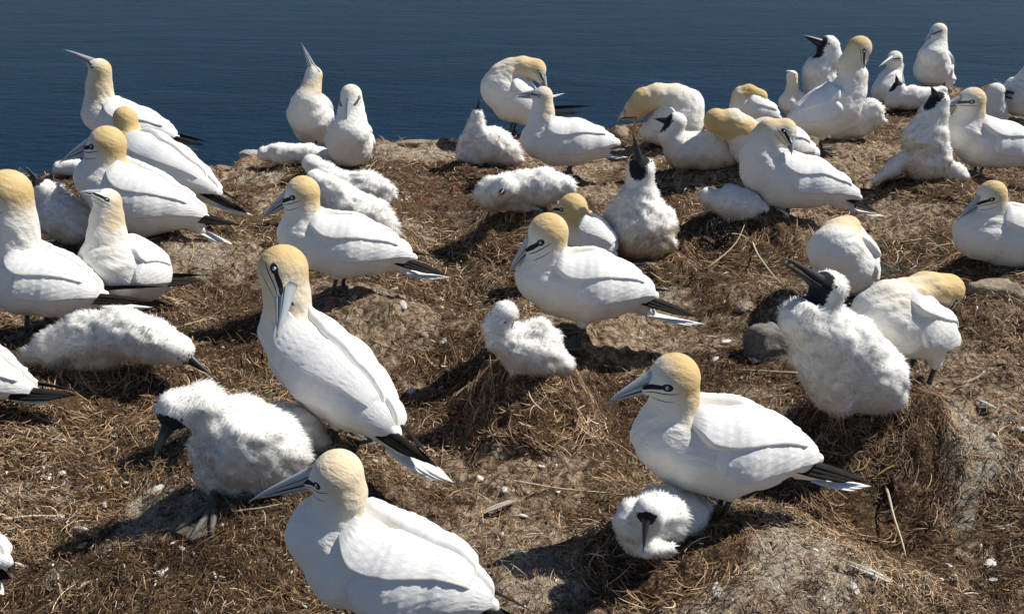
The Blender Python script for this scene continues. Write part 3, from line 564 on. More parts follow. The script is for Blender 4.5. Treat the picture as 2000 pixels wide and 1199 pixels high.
CHICKS = [
 dict(label='large downy chick crouched in the left foreground, black bill hanging over a whitened stone', base=(490,955), h=.07, yaw=20, chains=[[(425,835,50),(470,856,86),(525,880,74),(560,900,40)],[(408,870,44),(424,930,38)],[(470,935,44),(545,940,40)]], head=(345,799,42), neck=[(392,792,36)], tip=(298,893,-.12), dark=.75, foot=[(416,1000,250,.11)], headup=(-.2,-.3,.8)),
 dict(label='shaded downy chick behind the crouched foreground chick, only its back showing', base=(590,888), h=.05, yaw=0, chains=[[(545,815,38),(590,842,44),(618,862,26)]]),
 dict(label='white downy chick stretched flat at left, neck laid out with bill on the ground', base=(190,722), h=.05, yaw=180, chains=[[(235,645,44),(170,655,48),(105,680,38),(62,695,22)],[(250,672,22),(180,695,26),(125,714,24)],[(255,690,11),(190,706,20),(150,716,16)]], head=(350,685,32), neck=[(272,655,40),(312,670,34)], tip=(414,733,-.03), dark=.3, headup=(0,0,1)),
 dict(label='small grey downy chick bundled on a nest mound in the middle of the picture', base=(1050,728), h=.12, yaw=20, chains=[[(976,655,32),(1012,676,42),(1052,688,49),(1095,712,28)],[(1022,658,26),(1052,642,25),(1078,658,20)],[(990,690,20),(1012,716,24),(1035,722,14)]], head=(986,611,27), neck=[(971,640,24)], tip=(1004,655,-.04), dark=.3, fuzz=.75, headup=(0,0,1)),
 dict(label='small dark faced chick lying in shade beneath the right foreground gannet', base=(1290,1082), h=.05, yaw=45, chains=[[(1238,1015,40),(1290,1003,53),(1348,1003,44)],[(1345,1015,28),(1380,1030,20),(1350,1056,15)],[(1236,1045,31,-.03),(1262,1066,24,-.09),(1310,1072,16,-.08)]], head=(1264,993,26,-.13), neck=[(1262,1012,24,-.08)], tip=(1256,1080,-.19), dark=1.1, fuzz=.6, headup=(0,-.2,.9)),
 dict(label='biggest downy chick, sitting tall at right with open black bill raised left', base=(1690,815), h=.08, yaw=30, chains=[[(1562,622,39),(1600,645,58),(1640,680,74),(1690,732,74),(1730,785,38)],[(1602,690,40),(1650,715,40),(1715,752,26)],[(1590,700,44),(1632,760,52)]], head=(1616,563,38), neck=[(1604,603,30)], tip=(1520,499), dark=.62, gape=.06, fuzz=.75),
 dict(label='downy chick sitting upright near the centre, cream belly, bill pointing to the sky', base=(1255,502), h=.08, yaw=None, chains=[[(1246,402,47),(1250,440,66),(1260,458,54)],[(1290,430,30,.02),(1302,475,22,0)],[(1205,420,28),(1205,455,26)]], head=(1252,332,29), neck=[(1250,362,25)], tip=(1236,258,-.03), dark=.6, warm=.9, headup=(.3,.9,.3)),
 dict(label='sleeping downy chick curled on a dark nest cone at upper centre', base=(1020,418), h=.12, yaw=0, chains=[[(958,375,32),(1000,368,34),(1060,365,38),(1104,366,22)],[(1010,392,20),(1030,402,20),(1052,416,9)],[(965,392,20),(1000,400,16)]], head=(988,366,25,-.08), neck=[(968,376,26,-.03)], tip=(975,382,-.16), dark=.0),
 dict(label='grey white chick at the cliff edge with thin raised neck and upright black bill', base=(960,326), h=.05, yaw=0, chains=[[(925,268,23),(960,284,37),(992,298,28),(1012,312,14)],[(908,276,15),(912,298,22),(930,310,22)]], head=(932,224,14), neck=[(930,250,17)], tip=(937,188), dark=.35, headup=(.9,0,.2)),
 dict(label='smooth cream chick with dark face lying at upper right, bill pointing up left', base=(1370,326), h=.07, yaw=0, chains=[[(1333,294,36),(1380,294,39),(1420,303,26),(1448,322,7)],[(1408,282,20),(1412,300,20),(1403,320,17)]], head=(1320,240,21), neck=[(1308,268,20)], tip=(1275,231), dark=.75, fuzz=.55, warm=.6),
 dict(label='limp white chick lying flat beside a dark seaweed sprig', base=(1440,426), h=.08, yaw=0, chains=[[(1384,385,19),(1400,392,20),(1422,394,32),(1455,402,33),(1482,408,20)],[(1428,420,19),(1446,424,17)],[(1480,408,18),(1505,416,14),(1530,422,12)]], fuzz=.5),
 dict(label='tall downy chick before the sea at upper right, black bill raised left', base=(1600,232), h=.05, yaw=10, chains=[[(1598,140,30),(1602,165,32),(1603,190,28)]], head=(1617,92,22), neck=[(1620,115,22)], tip=(1565,67), dark=.55, fuzz=.6),
 dict(label="heavy brown bellied chick sitting at right, bill raised behind a gannet's bill", base=(1815,355), h=.09, yaw=None, chains=[[(1807,270,42),(1810,312,46)],[(1768,312,18),(1740,335,18),(1704,357,7)],[(1850,335,26),(1875,345,20)]], head=(1833,200,22), neck=[(1823,226,26)], tip=(1818,167,-.03), dark=.55, fuzz=.7, warm=1.),
 dict(label='downy chick slumped behind the tall gannet that faces right', base=(1670,276), h=.07, yaw=0, chains=[[(1640,257,19),(1672,240,29),(1698,220,27),(1712,232,15),(1730,238,5)]], fuzz=.7),
 dict(label='flat grey chick with black face in front of two small upper right gannets', base=(1785,215), h=.06, yaw=0, chains=[[(1745,195,17),(1778,191,23),(1815,193,22),(1838,180,13)]], head=(1754,172,13), tip=(1750,144), dark=.95, fuzz=.5),
 dict(label='chick at the right edge with dark face and open black bill turned right', base=(1945,243), h=.06, yaw=180, chains=[[(1943,215,22),(1944,230,23)]], head=(1944,181,19), neck=[(1942,200,18)], tip=(1991,189), dark=.6, gape=.3, fuzz=.5, headup=(0,0,1)),
 dict(label='downy chick lying with its rear to the right below the face on gannet', base=(715,400), h=.07, yaw=0, chains=[[(650,350,22),(675,362,27),(715,366,33),(752,381,22)],[(700,345,16),(745,362,17),(772,386,9)]], head=(608,320,20), neck=[(630,338,20)], tip=(590,340,.05), dark=.0),
 dict(label='white downy chick stretched behind the gannet on the straw mound', base=(735,462), h=.07, yaw=0, chains=[[(672,398,38),(722,426,42),(756,448,28)],[(690,392,22),(730,412,24),(768,452,14)],[(660,430,26),(700,455,24)]], head=(614,350,20), neck=[(638,366,24)], tip=(600,360,.06), dark=.0),
 dict(label='chick lying along the cliff edge under the gannet with upstretched bill', base=(575,322), h=.03, yaw=0, chains=[[(517,300,15),(548,300,21),(605,302,22),(640,306,16)]], fuzz=.5),
 dict(label='downy chick at far left behind a cut off gannet, dark bill pointing up', base=(125,478), h=.04, yaw=20, chains=[[(95,378,26),(118,420,45),(150,438,46)]], head=(80,366,20), tip=(50,323), dark=.95, headup=(.6,.2,.7)),
 dict(label='little patch of chick down at the cliff edge behind the left gannets', base=(128,345), h=.02, yaw=0, chains=[[(118,328,15),(150,328,18)]], fuzz=.5),
]
# other swellings and hollows of the ground: x, y, height, width in metres
SWELL = [(900,620,-.05,.15),(850,770,-.07,.17),(1200,820,-.08,.16),(1080,1010,-.06,.18),(1440,850,-.07,.17),(230,830,-.05,.18),(180,1000,-.05,.2),(1760,985,-.08,.18),(1740,540,-.04,.15),(1310,650,-.03,.14),(480,760,-.04,.12),(430,590,-.02,.13),(870,500,-.03,.18),(1420,520,-.03,.14),(1560,830,-.02,.1),(1900,1000,-.06,.2),(950,890,-.06,.16),(1330,800,-.06,.13),(1620,600,-.02,.1),(1560,1120,.10,.22),(1340,1190,.05,.2),(1870,880,.08,.18),(350,985,.05,.10),(1040,1130,.03,.2),(880,800,.0,.15),(1150,860,-.02,.25),(1180,600,.06,.13),(980,780,.10,.14),(1830,400,.08,.18),
 (1600,930,-.03,.2),(1450,560,.06,.2),(1300,560,.05,.12),(200,880,-.02,.25),(450,690,.0,.2),(420,500,.07,.2),(830,330,.05,.25),(830,650,.05,.2),(1940,600,.07,.2),(1900,760,.06,.2),(880,1120,0,.2),(120,1050,0,.3),(1380,700,0,.2),(1050,930,0,.2)]
# ------------------------------------------------------------------ the ground: a cliff top of trodden nest litter, swelling where birds nest
CT = []
for d in ADULTS+CHICKS: p = on_level(*d['base'], d['h']); CT.append((p[0], p[1], d['h'], .17 if d['base'][1] > 300 else .24))
for x, y, h, s in SWELL: p = on_level(x, y, h); CT.append((p[0], p[1], h, s))
CT = np.array(CT)
def low_ground(x, y): return .025*fbm(x, y, 1.1, 3, 5)
def edge_y(x): return np.interp(x, EX, EY)+.10*vnoise(x*2.3, x*0, 3)+.05*vnoise(x*7., x*0+3, 4)
E_ = np.array([on_level(*q, .0)[:2] for q in ((-700,350),(0,334),(100,330),(430,326),(500,306),(620,298),(760,290),(890,284),(1000,274),(1200,252),(1400,242),(1540,227),(1700,203),(1760,192),(1900,172),(2000,160),(2500,120))])
EX, EY = E_[:, 0], E_[:, 1]
Kc = np.exp(-((CT[:, None, 0]-CT[None, :, 0])**2+(CT[:, None, 1]-CT[None, :, 1])**2)/(2*CT[None, :, 3]**2))
WC = np.linalg.lstsq(np.vstack([Kc, .08*np.eye(len(CT))]), np.concatenate([CT[:, 2]-low_ground(CT[:, 0], CT[:, 1]), np.zeros(len(CT))]), rcond=None)[0]
def ground_z(x, y):
    x = np.asarray(x, float); y = np.asarray(y, float); z = low_ground(x, y)
    for (cx, cy, _, s), w in zip(CT, WC): z = z+w*np.exp(-((x-cx)**2+(y-cy)**2)/(2*s*s))
    d = y-edge_y(x); z = z+sstep(-.5, -.05, d)*(.035*vnoise(x*5, y*5, 61)+.03*np.abs(vnoise(x*11, y*11, 62)))
    z = z-sstep(-.18, .25, d)*.16-np.maximum(d-.05, 0)*1.6-np.maximum(d-.5, 0)*1.4
    return z
def litter(x, y):                                        # small clods and trampled matting
    return .012*fbm(x, y, 9, 3, 21)+.011*np.abs(fbm(x, y, 22, 3, 31))-.006*np.abs(fbm(x, y, 48, 2, 37))+bare(x, y)*(.016*np.abs(fbm(x, y, 14, 4, 43))-.006)
def ground_full(x, y): return ground_z(x, y)+litter(x, y)
GU = []                                                  # whitewash of droppings: place, radius, strength
for x, y, r, s in ((330,985,.15,1.2),(300,960,.09,1.1),(400,975,.11,1.1),(1560,1130,.17,.9),(1600,1180,.14,.8),(1340,1170,.14,.5),(1060,1130,.12,.55),(1010,1160,.07,.6),(1860,870,.13,.85),(1890,930,.08,.8),(1830,395,.16,.7),(370,500,.14,.5),(420,520,.12,.4),(1290,570,.10,.5),(1180,820,.05,.2),
   (820,300,.2,.5),(520,330,.15,.5),(720,590,.09,.4),(1380,360,.15,.4),(1330,350,.12,.4),(120,1095,.05,.7),(830,440,.12,.35),(1650,860,.1,.1),(1430,830,.12,.25),(1500,760,.10,.3),(60,930,.1,.35),(760,300,.2,.4),(600,600,.08,.4),(1940,560,.10,.35),(1980,520,.08,.4),(1500,1160,.14,.5),(1690,1000,.1,.15),(880,300,.15,.3),(1150,1050,.1,.12)):
    p = on_level(x, y, .04); GU.append((p[0], p[1], r, s))
def guano(x, y):
    g = 0*x
    wx = x+.05*fbm(x, y, 9, 3, 71); wy = y+.05*fbm(x, y, 9, 3, 77)
    for gx, gy, r, s in GU: g = np.maximum(g, s*sstep(1.2, .45, np.hypot(wx-gx, wy-gy)/r))
    return np.clip(g*(.75+.5*fbm(x, y, 30, 3, 81))+.22*sstep(.45, .9, fbm(x, y, 5, 4, 91)), 0, 1)

def bare(x, y):                                          # trodden earth and weathered rock showing through the litter
    d = y-edge_y(x); return np.clip(sstep(.02, .55, fbm(x, y, 1.9, 4, 201)+.35*fbm(x, y, 8, 3, 207)+5.5*(ground_z(x, y)-.045)*(d < -.1)+.9*sstep(-.55, -.1, d)), 0, 1)
def mat_ground():
    m, nt, bs = new_mat('trodden_nest_litter'); co = geopos(nt)
    big = tex_noise(nt, 4.5, 5, .6, co); mid = tex_noise(nt, 26, 5, .65, co); fine = tex_noise(nt, 210, 3, .7, co); fib = tex_noise(nt, 85, 4, .75, co, 1.2)
    c = ramp(nt, mth(nt, 'ADD', mth(nt, 'MULTIPLY', fib, .65), mth(nt, 'MULTIPLY', fine, .35)), [(.43, (.016, .009, .006)), (.51, (.068, .040, .024)), (.57, (.19, .122, .072)), (.64, (.48, .36, .235))])
    c = mixc(nt, mth(nt, 'MULTIPLY_ADD', big, 2.4, -1.0, clamp=True), c, mixc(nt, .5, c, (.24, .155, .070)))
    br = attr(nt, 'bare').outputs['Fac']; crumb = tex_noise(nt, 46, 6, .72, co, .4)
    cb = ramp(nt, crumb, [(.36, (.05, .033, .022)), (.47, (.19, .130, .083)), (.56, (.40, .30, .20)), (.70, (.60, .51, .39))])
    c = mixc(nt, mth(nt, 'MULTIPLY_ADD', mth(nt, 'ADD', br, mth(nt, 'MULTIPLY_ADD', mid, 1.2, -.6)), 2., -.6, clamp=True), c, cb)
    g = attr(nt, 'guano').outputs['Fac']; gg = mth(nt, 'MULTIPLY_ADD', mth(nt, 'ADD', mth(nt, 'MULTIPLY', g, 1.5), mth(nt, 'MULTIPLY_ADD', mid, .9, -.45)), 2.2, -.55, clamp=True)
    c = mixc(nt, mth(nt, 'MULTIPLY', gg, mth(nt, 'GREATER_THAN', g, .02)), c, mixc(nt, mth(nt, 'MULTIPLY_ADD', fib, 4., -1.5, clamp=True), (.15, .105, .066), (.64, .565, .45)))
    nt.links.new(c, bs.inputs['Base Color']); bs.inputs['Roughness'].default_value = .92; bs.inputs['Specular IOR Level'].default_value = .1
    bump(nt, bs, mth(nt, 'ADD', mth(nt, 'MULTIPLY', fib, .8), mth(nt, 'ADD', mth(nt, 'MULTIPLY', fine, .4), mth(nt, 'MULTIPLY', crumb, .8))), .9, .016); return m
def build_ground():
    xs = np.concatenate([np.linspace(-9, -3.1, 40), np.arange(-3.0, 4.4, .0142), np.linspace(4.5, 11, 40)])
    rows = [np.full(len(xs), q) for q in (-6, -3, -1, 0, .5, .8)]; ye = edge_y(xs); n = 430
    for i in range(n): q = (i+1)/n; rows.append(.8*(ye/.8)**q if i < n-1 else ye)
    for d in (.015, .03, .05, .08, .12, .17, .25, .4, .7, 1.5, 4, 8, 16): rows.append(ye+d)
    X = np.tile(xs, (len(rows), 1)); Y = np.array(rows); Z = ground_full(X, Y); Z += .05*sstep(-.1, .1, Y-edge_y(X))*fbm(X, Y, 6, 3, 55)*(Y-ye < .3)
    V = np.stack([X, Y, Z], -1).reshape(-1, 3)
    o = obj('ground', build_mesh('ground', V, grid_faces(len(rows), len(xs))[:, ::-1], mat_ground(), True, {'guano': guano(X, Y).ravel(), 'bare': bare(X, Y).ravel()})); o['kind'] = 'structure'
    # the rock and earth the cliff top rests on
build_ground()

def mat_sea():
    m, nt, bs = new_mat('sea_water'); co = geopos(nt)
    def wv(sx, sy, det, rot=0):
        mp = nd(nt, 'ShaderNodeMapping'); mp.inputs['Scale'].default_value = (sx, sy, 1); mp.inputs['Rotation'].default_value = (0, 0, rot); nt.links.new(co, mp.inputs['Vector']); return tex_noise(nt, 1, det, .6, mp.outputs[0], .6)
    a = wv(.16, .36, 5, .15); b = wv(.75, 1.3, 4, -.3); big = wv(.006, .013, 3, .2)
    nt.links.new(mixc(nt, big, (.0048, .0195, .044), (.0075, .027, .057)), bs.inputs['Base Color'])
    bs.inputs['Roughness'].default_value = .25; bs.inputs['IOR'].default_value = 1.33; bs.inputs['Specular IOR Level'].default_value = .008
    h = mth(nt, 'MULTIPLY', mth(nt, 'ADD', mth(nt, 'MULTIPLY', a, 1.), mth(nt, 'MULTIPLY', b, .45)), mth(nt, 'MULTIPLY_ADD', wv(.02, .05, 3, .5), 1.8, -.2))
    bump(nt, bs, h, 1.0, 2.2); return m
xs = np.linspace(-1, 1, 41); SX, SY = np.meshgrid(np.sign(xs)*np.abs(xs)**2.5*30000, np.sign(xs)*np.abs(xs)**2.5*30000, indexing='ij')
tag(obj('sea', build_mesh('sea', np.stack([SX, SY, 0*SX-46], -1).reshape(-1, 3), grid_faces(41, 41), mat_sea())), kind='structure')
for d in ADULTS:
    d = dict(d)
    if 'headup' in d: d['headup'] = np.array(d['headup'], float)
    if 'foot_dir' in d: d['foot_dir'] = unit(np.array((*d['foot_dir'], 0)))
    adult(**d)
for d in CHICKS:
    d = dict(d)
    if 'headup' in d: d['headup'] = np.array(d['headup'], float)
    chick(**d)
# ------------------------------------------------------------------ dry litter: straw, weed stalks, chips, twigs, feathers, down, stones
PAL = np.array([(.36, .265, .155), (.48, .38, .25), (.23, .16, .092), (.125, .082, .048), (.050, .033, .020), (.28, .185, .088), (.58, .51, .39), (.17, .12, .078)]); PAL = (PAL*.85+PAL.mean(1, keepdims=True)*.15)*(1.26, 1.10, .97)
def slope(x, y, e=.012): return -(ground_full(x+e, y)-ground_full(x-e, y))/(2*e), -(ground_full(x, y+e)-ground_full(x, y-e))/(2*e)
def strands(x, y, ang, ln, wd, curl, tilt, z0, tint, seg=4):
    """many flat curved stalks lying on the litter -> verts, quads"""
    n = len(x); x = x+0*ang; T = np.linspace(-.5, .5, seg+1); PX = np.zeros((n, seg+1)); PY = PX.copy(); PZ = PX.copy()
    for k, t in enumerate(T):
        a = ang+curl*t; PX[:, k] = x+np.cos(ang)*ln*t-np.sin(ang)*curl*ln*(t*t-.1)*.5; PY[:, k] = y+np.sin(ang)*ln*t+np.cos(ang)*curl*ln*(t*t-.1)*.5
    base = ground_full(x, y); gx, gy = slope(x, y)
    for k, t in enumerate(T):
        PZ[:, k] = base-gx*(PX[:, k]-x)-gy*(PY[:, k]-y)+z0+tilt*ln*t-.30*np.abs(t)*z0+.0
    C = np.stack([PX, PY, PZ], -1); D = np.gradient(C, axis=1); D /= np.linalg.norm(D, axis=2, keepdims=True)
    up = np.stack([gx, gy, 0*gx+1], -1)+rng.normal(0, .45, (n, 3)); up /= np.linalg.norm(up, axis=1, keepdims=True)
    S = np.cross(D, up[:, None, :]); S /= np.linalg.norm(S, axis=2, keepdims=True)+1e-9
    w = wd[:, None]*np.interp(np.abs(T), [0, .35, .5], [1, .9, .25])[None]; L = C-S*w[..., None]/2; Rr = C+S*w[..., None]/2; mid = C+np.cross(S, D)*w[..., None]*.35
    V = np.stack([L, mid, Rr], 2).reshape(-1, 3); m = seg+1; b = np.arange(n)[:, None]*m*3; q = np.arange(seg)[None]*3
    F = np.concatenate([np.stack([b+q+o, b+q+o+1, b+q+o+4, b+q+o+3], -1).reshape(-1, 4) for o in (0, 1)])
    return V, F, np.repeat(tint, m*3, 0)
def scatter(n, far=1.0):
    """spots on the cliff top the viewer can see, as many per picture area near and far"""
    px = rng.uniform(-120, 2120, n); py = rng.uniform(130, 1330, n); d = np.stack([(px-W_/2)/FOC, FWD[1]+(H_/2-py)/FOC*UPV[1], FWD[2]+(H_/2-py)/FOC*UPV[2]], -1)
    t = (.03-CAM_H)/d[:, 2]; x = d[:, 0]*t; y = d[:, 1]*t; ok = (t > 0) & (y < edge_y(x)-.0); return x[ok], y[ok]
def litter_layer(name, n, lmin, lmax, wmin, wmax, zmax, tilt, pal, gmax, seg=3, curl=1.2, clump=0.):
    x, y = scatter(n); g = guano(x, y); dn = fbm(x, y, 7, 3, 131); ok = (g < gmax+.4*rng.random(len(x))) & (bare(x, y)*.62 < rng.random(len(x))) & (dn+rng.normal(0, .5, len(x)) > -1+clump); x, y, dn = x[ok], y[ok], dn[ok]; n = len(x)
    dist = np.clip(np.hypot(x, y)/2.2, .8, 3.2)**.75; ln = rng.uniform(lmin, lmax, n)*np.clip(dist, .9, 1.5); wd = rng.uniform(wmin, wmax, n)*dist
    tone = np.clip((fbm(x, y, 3.1, 3, 141)*.5+.5)+rng.normal(0, .28, n), 0, .999); c = pal[(tone*len(pal)).astype(int)]*(.25+1.05*rng.random((n, 1))**1.2)
    flow = fbm(x, y, 4, 2, 151)*3.5; ang = np.where(rng.random(n) < .6, flow+rng.normal(0, .5, n), rng.uniform(0, 6.28, n))
    V, F, C = strands(x, y, ang, ln, wd, rng.normal(0, curl, n), rng.normal(0, tilt, n), rng.uniform(.001, zmax, n), c, seg)
    o = obj(name, build_mesh(name, V, F, M['tinted'], True, {'tint': C})); tag(o, *LIT[name], kind='stuff')
LIT = dict(fine_straw=('short brown straw and weed fibres trampled over the whole cliff top', 'straw'), long_straw=('pale longer straw stalks lying loose over the brown nest litter', 'straw'),
    litter_chips=('small dark and pale chips of dried weed and peat between the nests', 'litter'))
P_dark = PAL[[4, 4, 3, 7, 2, 5, 0, 1]]; P_mid = PAL[[3, 2, 5, 0, 1, 0, 6, 1]]
litter_layer('fine_straw', 68000, .012, .042, .0012, .0030, .024, .42, P_dark, .5, 3, 2.2)
litter_layer('long_straw', 8000, .035, .10, .0012, .0024, .016, .10, P_mid, .55, 5, 1.0, .2)
litter_layer('litter_chips', 85000, .005, .014, .0028, .0070, .020, .75, np.concatenate([PAL[[4, 3, 2, 0, 6, 1]], [(.66, .63, .56), (.40, .33, .22)]]), .75, 1, .4)

LIT['down_flecks'] = ('tiny white flecks of down and dropping crumbs strewn over the litter', 'down')
litter_layer('down_flecks', 1500, .006, .015, .004, .008, .012, .4, np.array([(.66, .64, .59), (.55, .52, .46), (.72, .70, .66)]), .9, 2, .8)
# nests: cones of old weed and rope, each with a matted mound and its own ring of stalks
def nest(x, y, h, rad, label, dark=.5, n=700):
    n = int(n*1.7)
    c = on_level(x, y, h); gz0 = float(ground_z(c[0], c[1])); c[2] = gz0; root = empty('nest', c, label, 'nest', 'built up nests'); nr, na = 26, 72; V = []; G = []
    for i in range(nr):
        r = rad*i/(nr-1)
        for j in range(na):
            a = 2*math.pi*j/na; rr = r*(1+.10*math.sin(3*a+x)+.06*math.sin(7*a+y)); qx, qy = c[0]+rr*math.cos(a), c[1]+rr*math.sin(a); q = r/rad
            V.append((qx, qy, float(ground_full(qx, qy))+.004+.022*math.exp(-((q-.62)/.2)**2)*(1+.5*math.sin(9*a+3*x))-.03*max(0, q-.82)/.18)); G.append(0)
    V = np.array(V); obj('mound', build_mesh('mound', V-c, grid_faces(nr, na, True), MG, True, {'guano': np.array(G), 'bare': np.zeros(len(V))}), root)
    q = rad*np.sqrt(rng.random(n))*1.0; a = rng.uniform(0, 6.28, n); px, py = c[0]+q*np.cos(a), c[1]+q*np.sin(a)
    tone = np.clip(rng.beta(1.2, 1.6, n)-.25*dark+.1, 0, .999); col = PAL[[4, 3, 7, 2, 5, 0, 1, 6]][(tone*8).astype(int)]*(.7+.5*rng.random((n, 1))); dist = max(.8, min(3, np.hypot(c[0], c[1])/2.2))**.7
    V, F, C = strands(px, py, a+math.pi/2+rng.normal(0, .5, n), rng.uniform(.025, .085, n), rng.uniform(.0012, .0030, n)*dist, rng.normal(.8, 1.1, n), rng.normal(0, .10, n), rng.uniform(.006, .026, n), col, 5)
    o = obj('stalks', build_mesh('stalks', V-c, F, M['tinted'], True, {'tint': C}), root); o['kind'] = 'stuff'
MG = bpy.data.objects['ground'].data.materials[0]
for a in ((1050,735,.12,.19,'nest mound of brown straw under the small grey bundled chick',.4,900),(1020,425,.12,.25,'dark nest cone of weed stalks under the sleeping chick',.9,900),
   (1290,1075,.05,.19,'flat straw nest around the small chick under the right foreground gannet',.5,600),(1690,830,.08,.24,'shaded dark nest under the biggest downy chick',.9,800),
   (1440,440,.08,.26,'dark weed nest under the limp white chick',.9,900),(1815,362,.09,.24,'dark nest under the brown bellied chick',.8,600),(1965,530,.04,.24,'nest of dark stalks under the gannet at the right edge',.9,600),
   (955,335,.05,.22,'dark weed nest at the cliff edge under the chick with thin neck',.8,500),(190,722,.05,.24,'nest of trampled straw under the chick stretched flat',.5,600),(1255,512,.08,.18,'straw nest under the upright chick with cream belly',.6,400)): nest(*a)

# single sticks and stalks
def stick(x0, y0, x1, y1, r, label, mat, h=.04, name='twig', sag=.0, bend=0.):
    a, b = on_level(x0, y0, h), on_level(x1, y1, h); n = 9; P = []; sd = unit(np.cross(b-a, (0, 0, 1)))
    for i in range(n):
        t = i/(n-1); p = a+(b-a)*t+sd*bend*math.sin(math.pi*t)*np.linalg.norm(b-a)+sd*.0012*math.sin(t*9+x0); P.append((p[0], p[1], float(ground_full(p[0], p[1]))+.010))
    P = np.array(P); z = P[:, 2].copy(); l = np.linspace(z[0], z[-1], n); P[:, 2] = l+max(0, (z-l).max())*.25*np.sin(np.linspace(0, math.pi, n)); org = P[0].copy()
    v, f, t = tube(P-org, np.linspace(r*.7, r*.35, n), 6); o = obj(name, build_mesh(name, v, [f, t], mat)); o.location = org; tag(o, label, 'twig', 'loose sticks and stalks'); return o
ST = [mat_plain('weathered_stick', (.26, .22, .165), .85, .1, .3, 80, .4), mat_plain('pale_stalk', (.50, .43, .30), .8, .15, .2, 80, .2), mat_plain('dark_stick', (.09, .065, .045), .9, .1, .3, 80, .4)]
for q in ((326,632,412,600,.007,'grey stick lying to the right of the flat stretched chick',0,0.04),(0,995,110,966,.005,'pale straw stalk at the left edge of the foreground',1,-.03),(970,898,1185,918,.0035,'thin pale stalk lying across the foreground between two adult gannets',1,.05),
    (1738,905,1788,1000,.0055,'pale straight stalk to the right of the foreground gannet tail',1,.0),(1470,470,1525,560,.006,'pale quill like stalk to the right of the dark weed nest',1,.03),(1380,540,1455,450,.005,'grey curved stalk crossing the dark weed nest',0,.05),
    (1560,716,1440,706,.006,'straight stick beside the grey rock left of the biggest chick',0,0.),(1870,780,1920,740,.007,'grey stick at right of the preening gannet foot',0,.05),(1640,1075,1745,1040,.004,'thin bent stalk in the lower right litter',0,.2),
    (1775,1060,1890,1035,.004,'dark thin stalk at the lower right',2,.12),(425,972,460,1030,.004,'pale stalk sticking up beside the black webbed foot',1,0.),(462,1032,565,1010,.0035,'thin brown stalk between webbed foot and nearest gannet',0,.02),
    (130,1180,40,1120,.004,'short thin stalk near the bottom left corner',0,.1),(110,1115,120,1160,.005,'short straw piece standing below the white dropping stain',1,0),(1945,535,2000,520,.006,'pale stick end at the right edge below the sitting gannet',1,.02),(1240,1052,1345,1075,.0045,'bent stalk held in the beak of the shaded small chick',0,.12),
    (880,745,935,730,.006,'flat grey stick on the mound side left of the bundled chick',0,0.),(620,618,760,622,.004,'thin dark twig on the straw mound',2,.03),(520,640,545,700,.003,'thin twig beside the bowed gannet',2,.1),(1100,545,1180,560,.004,'brown stalk under the raised wing gannet',0,.1)):
    stick(*q[:5], q[5], ST[q[6]], bend=q[7])

# stones
def mat_rock(name, a, b):
    m, nt, bs = new_mat(name); co = geopos(nt); n = tex_noise(nt, 14, 6, .65, co); n2 = tex_noise(nt, 70, 5, .7, co)
    c = mixc(nt, mth(nt, 'MULTIPLY_ADD', n, 3., -1., clamp=True), a, b); c = mixc(nt, mth(nt, 'MULTIPLY_ADD', n2, 3, -1.2, clamp=True), c, tuple(x*.5 for x in a)); nt.links.new(c, bs.inputs['Base Color']); bs.inputs['Roughness'].default_value = .9
    bump(nt, bs, mth(nt, 'ADD', n, mth(nt, 'MULTIPLY', n2, .4)), .6, .02); return m
RK = [mat_rock('grey_rock', (.13, .12, .11), (.24, .22, .19)), mat_rock('whitened_rock', (.34, .32, .28), (.62, .60, .55)), mat_rock('brown_rock', (.25, .19, .13), (.40, .32, .23))]
def stone(x, y, h, sx, sy, sz, label, mat, seed, rot=0., sink=.35):
    c = on_level(x, y, h); c[2] = float(ground_z(c[0], c[1])); nr, na = 18, 28; V = []; r2 = np.random.default_rng(seed); pl = [(unit(r2.normal(0, 1, 3)), r2.uniform(.66, .98)) for _ in range(26)]
    for i in range(nr+1):
        q = math.pi*i/nr
        for j in range(na):
            a = 2*math.pi*j/na; d = np.array((math.sin(q)*math.cos(a), math.sin(q)*math.sin(a), math.cos(q))); r = 1.
            for nn, l in pl:
                dt = d@nn
                if dt > 0: r = min(r, l/dt)
            r *= 1+.10*float(fbm(np.array(d[0]*2+seed), np.array(d[1]*2+d[2]*1.7), 1.5, 4, seed)); p = d*r*(sx, sy, sz); V.append((p[0]*math.cos(rot)-p[1]*math.sin(rot), p[0]*math.sin(rot)+p[1]*math.cos(rot), p[2]+sz*(1-sink)-sz*.35))
    o = obj('stone', build_mesh('stone', np.array(V), grid_faces(nr+1, na, True), mat, True)); o.location = c; tag(o, label, 'stone', 'stones among the nests')
for a in ((1505,672,.05,.10,.07,.075,'dark grey rock left of the biggest chick',0,3,.2),(1258,522,.08,.05,.035,.02,'flat grey stone below the upright chick with cream belly',0,5,.3),
    (300,925,.05,.022,.018,.014,'small whitened stone below the bill of the crouched foreground chick',1,11,.9),(1945,575,.07,.12,.06,.06,'brown rock step at the right edge',2,17,0.),
    (1208,266,.03,.08,.05,.06,'brown rock knob at the cliff edge beside the arching gannet',2,19,.55),(435,330,.0,.05,.04,.02,'pale knob of rock on the cliff edge at left',2,23,0.),(500,312,.0,.10,.05,.03,'flat pale rock at the cliff edge beside the lying chick',1,29,.1),
    (820,296,.0,.22,.05,.03,'long flat rock lip of the cliff edge near the middle',2,31,.08),(1455,600,.05,.04,.03,.02,'small brown stone above the dark grey rock',2,37,.3),(1700,640,.05,.0,.0,.0,'',0,1,0)):
    if a[6]: stone(*a[:3], *a[3:6], a[6], RK[a[7]], a[8], a[9])

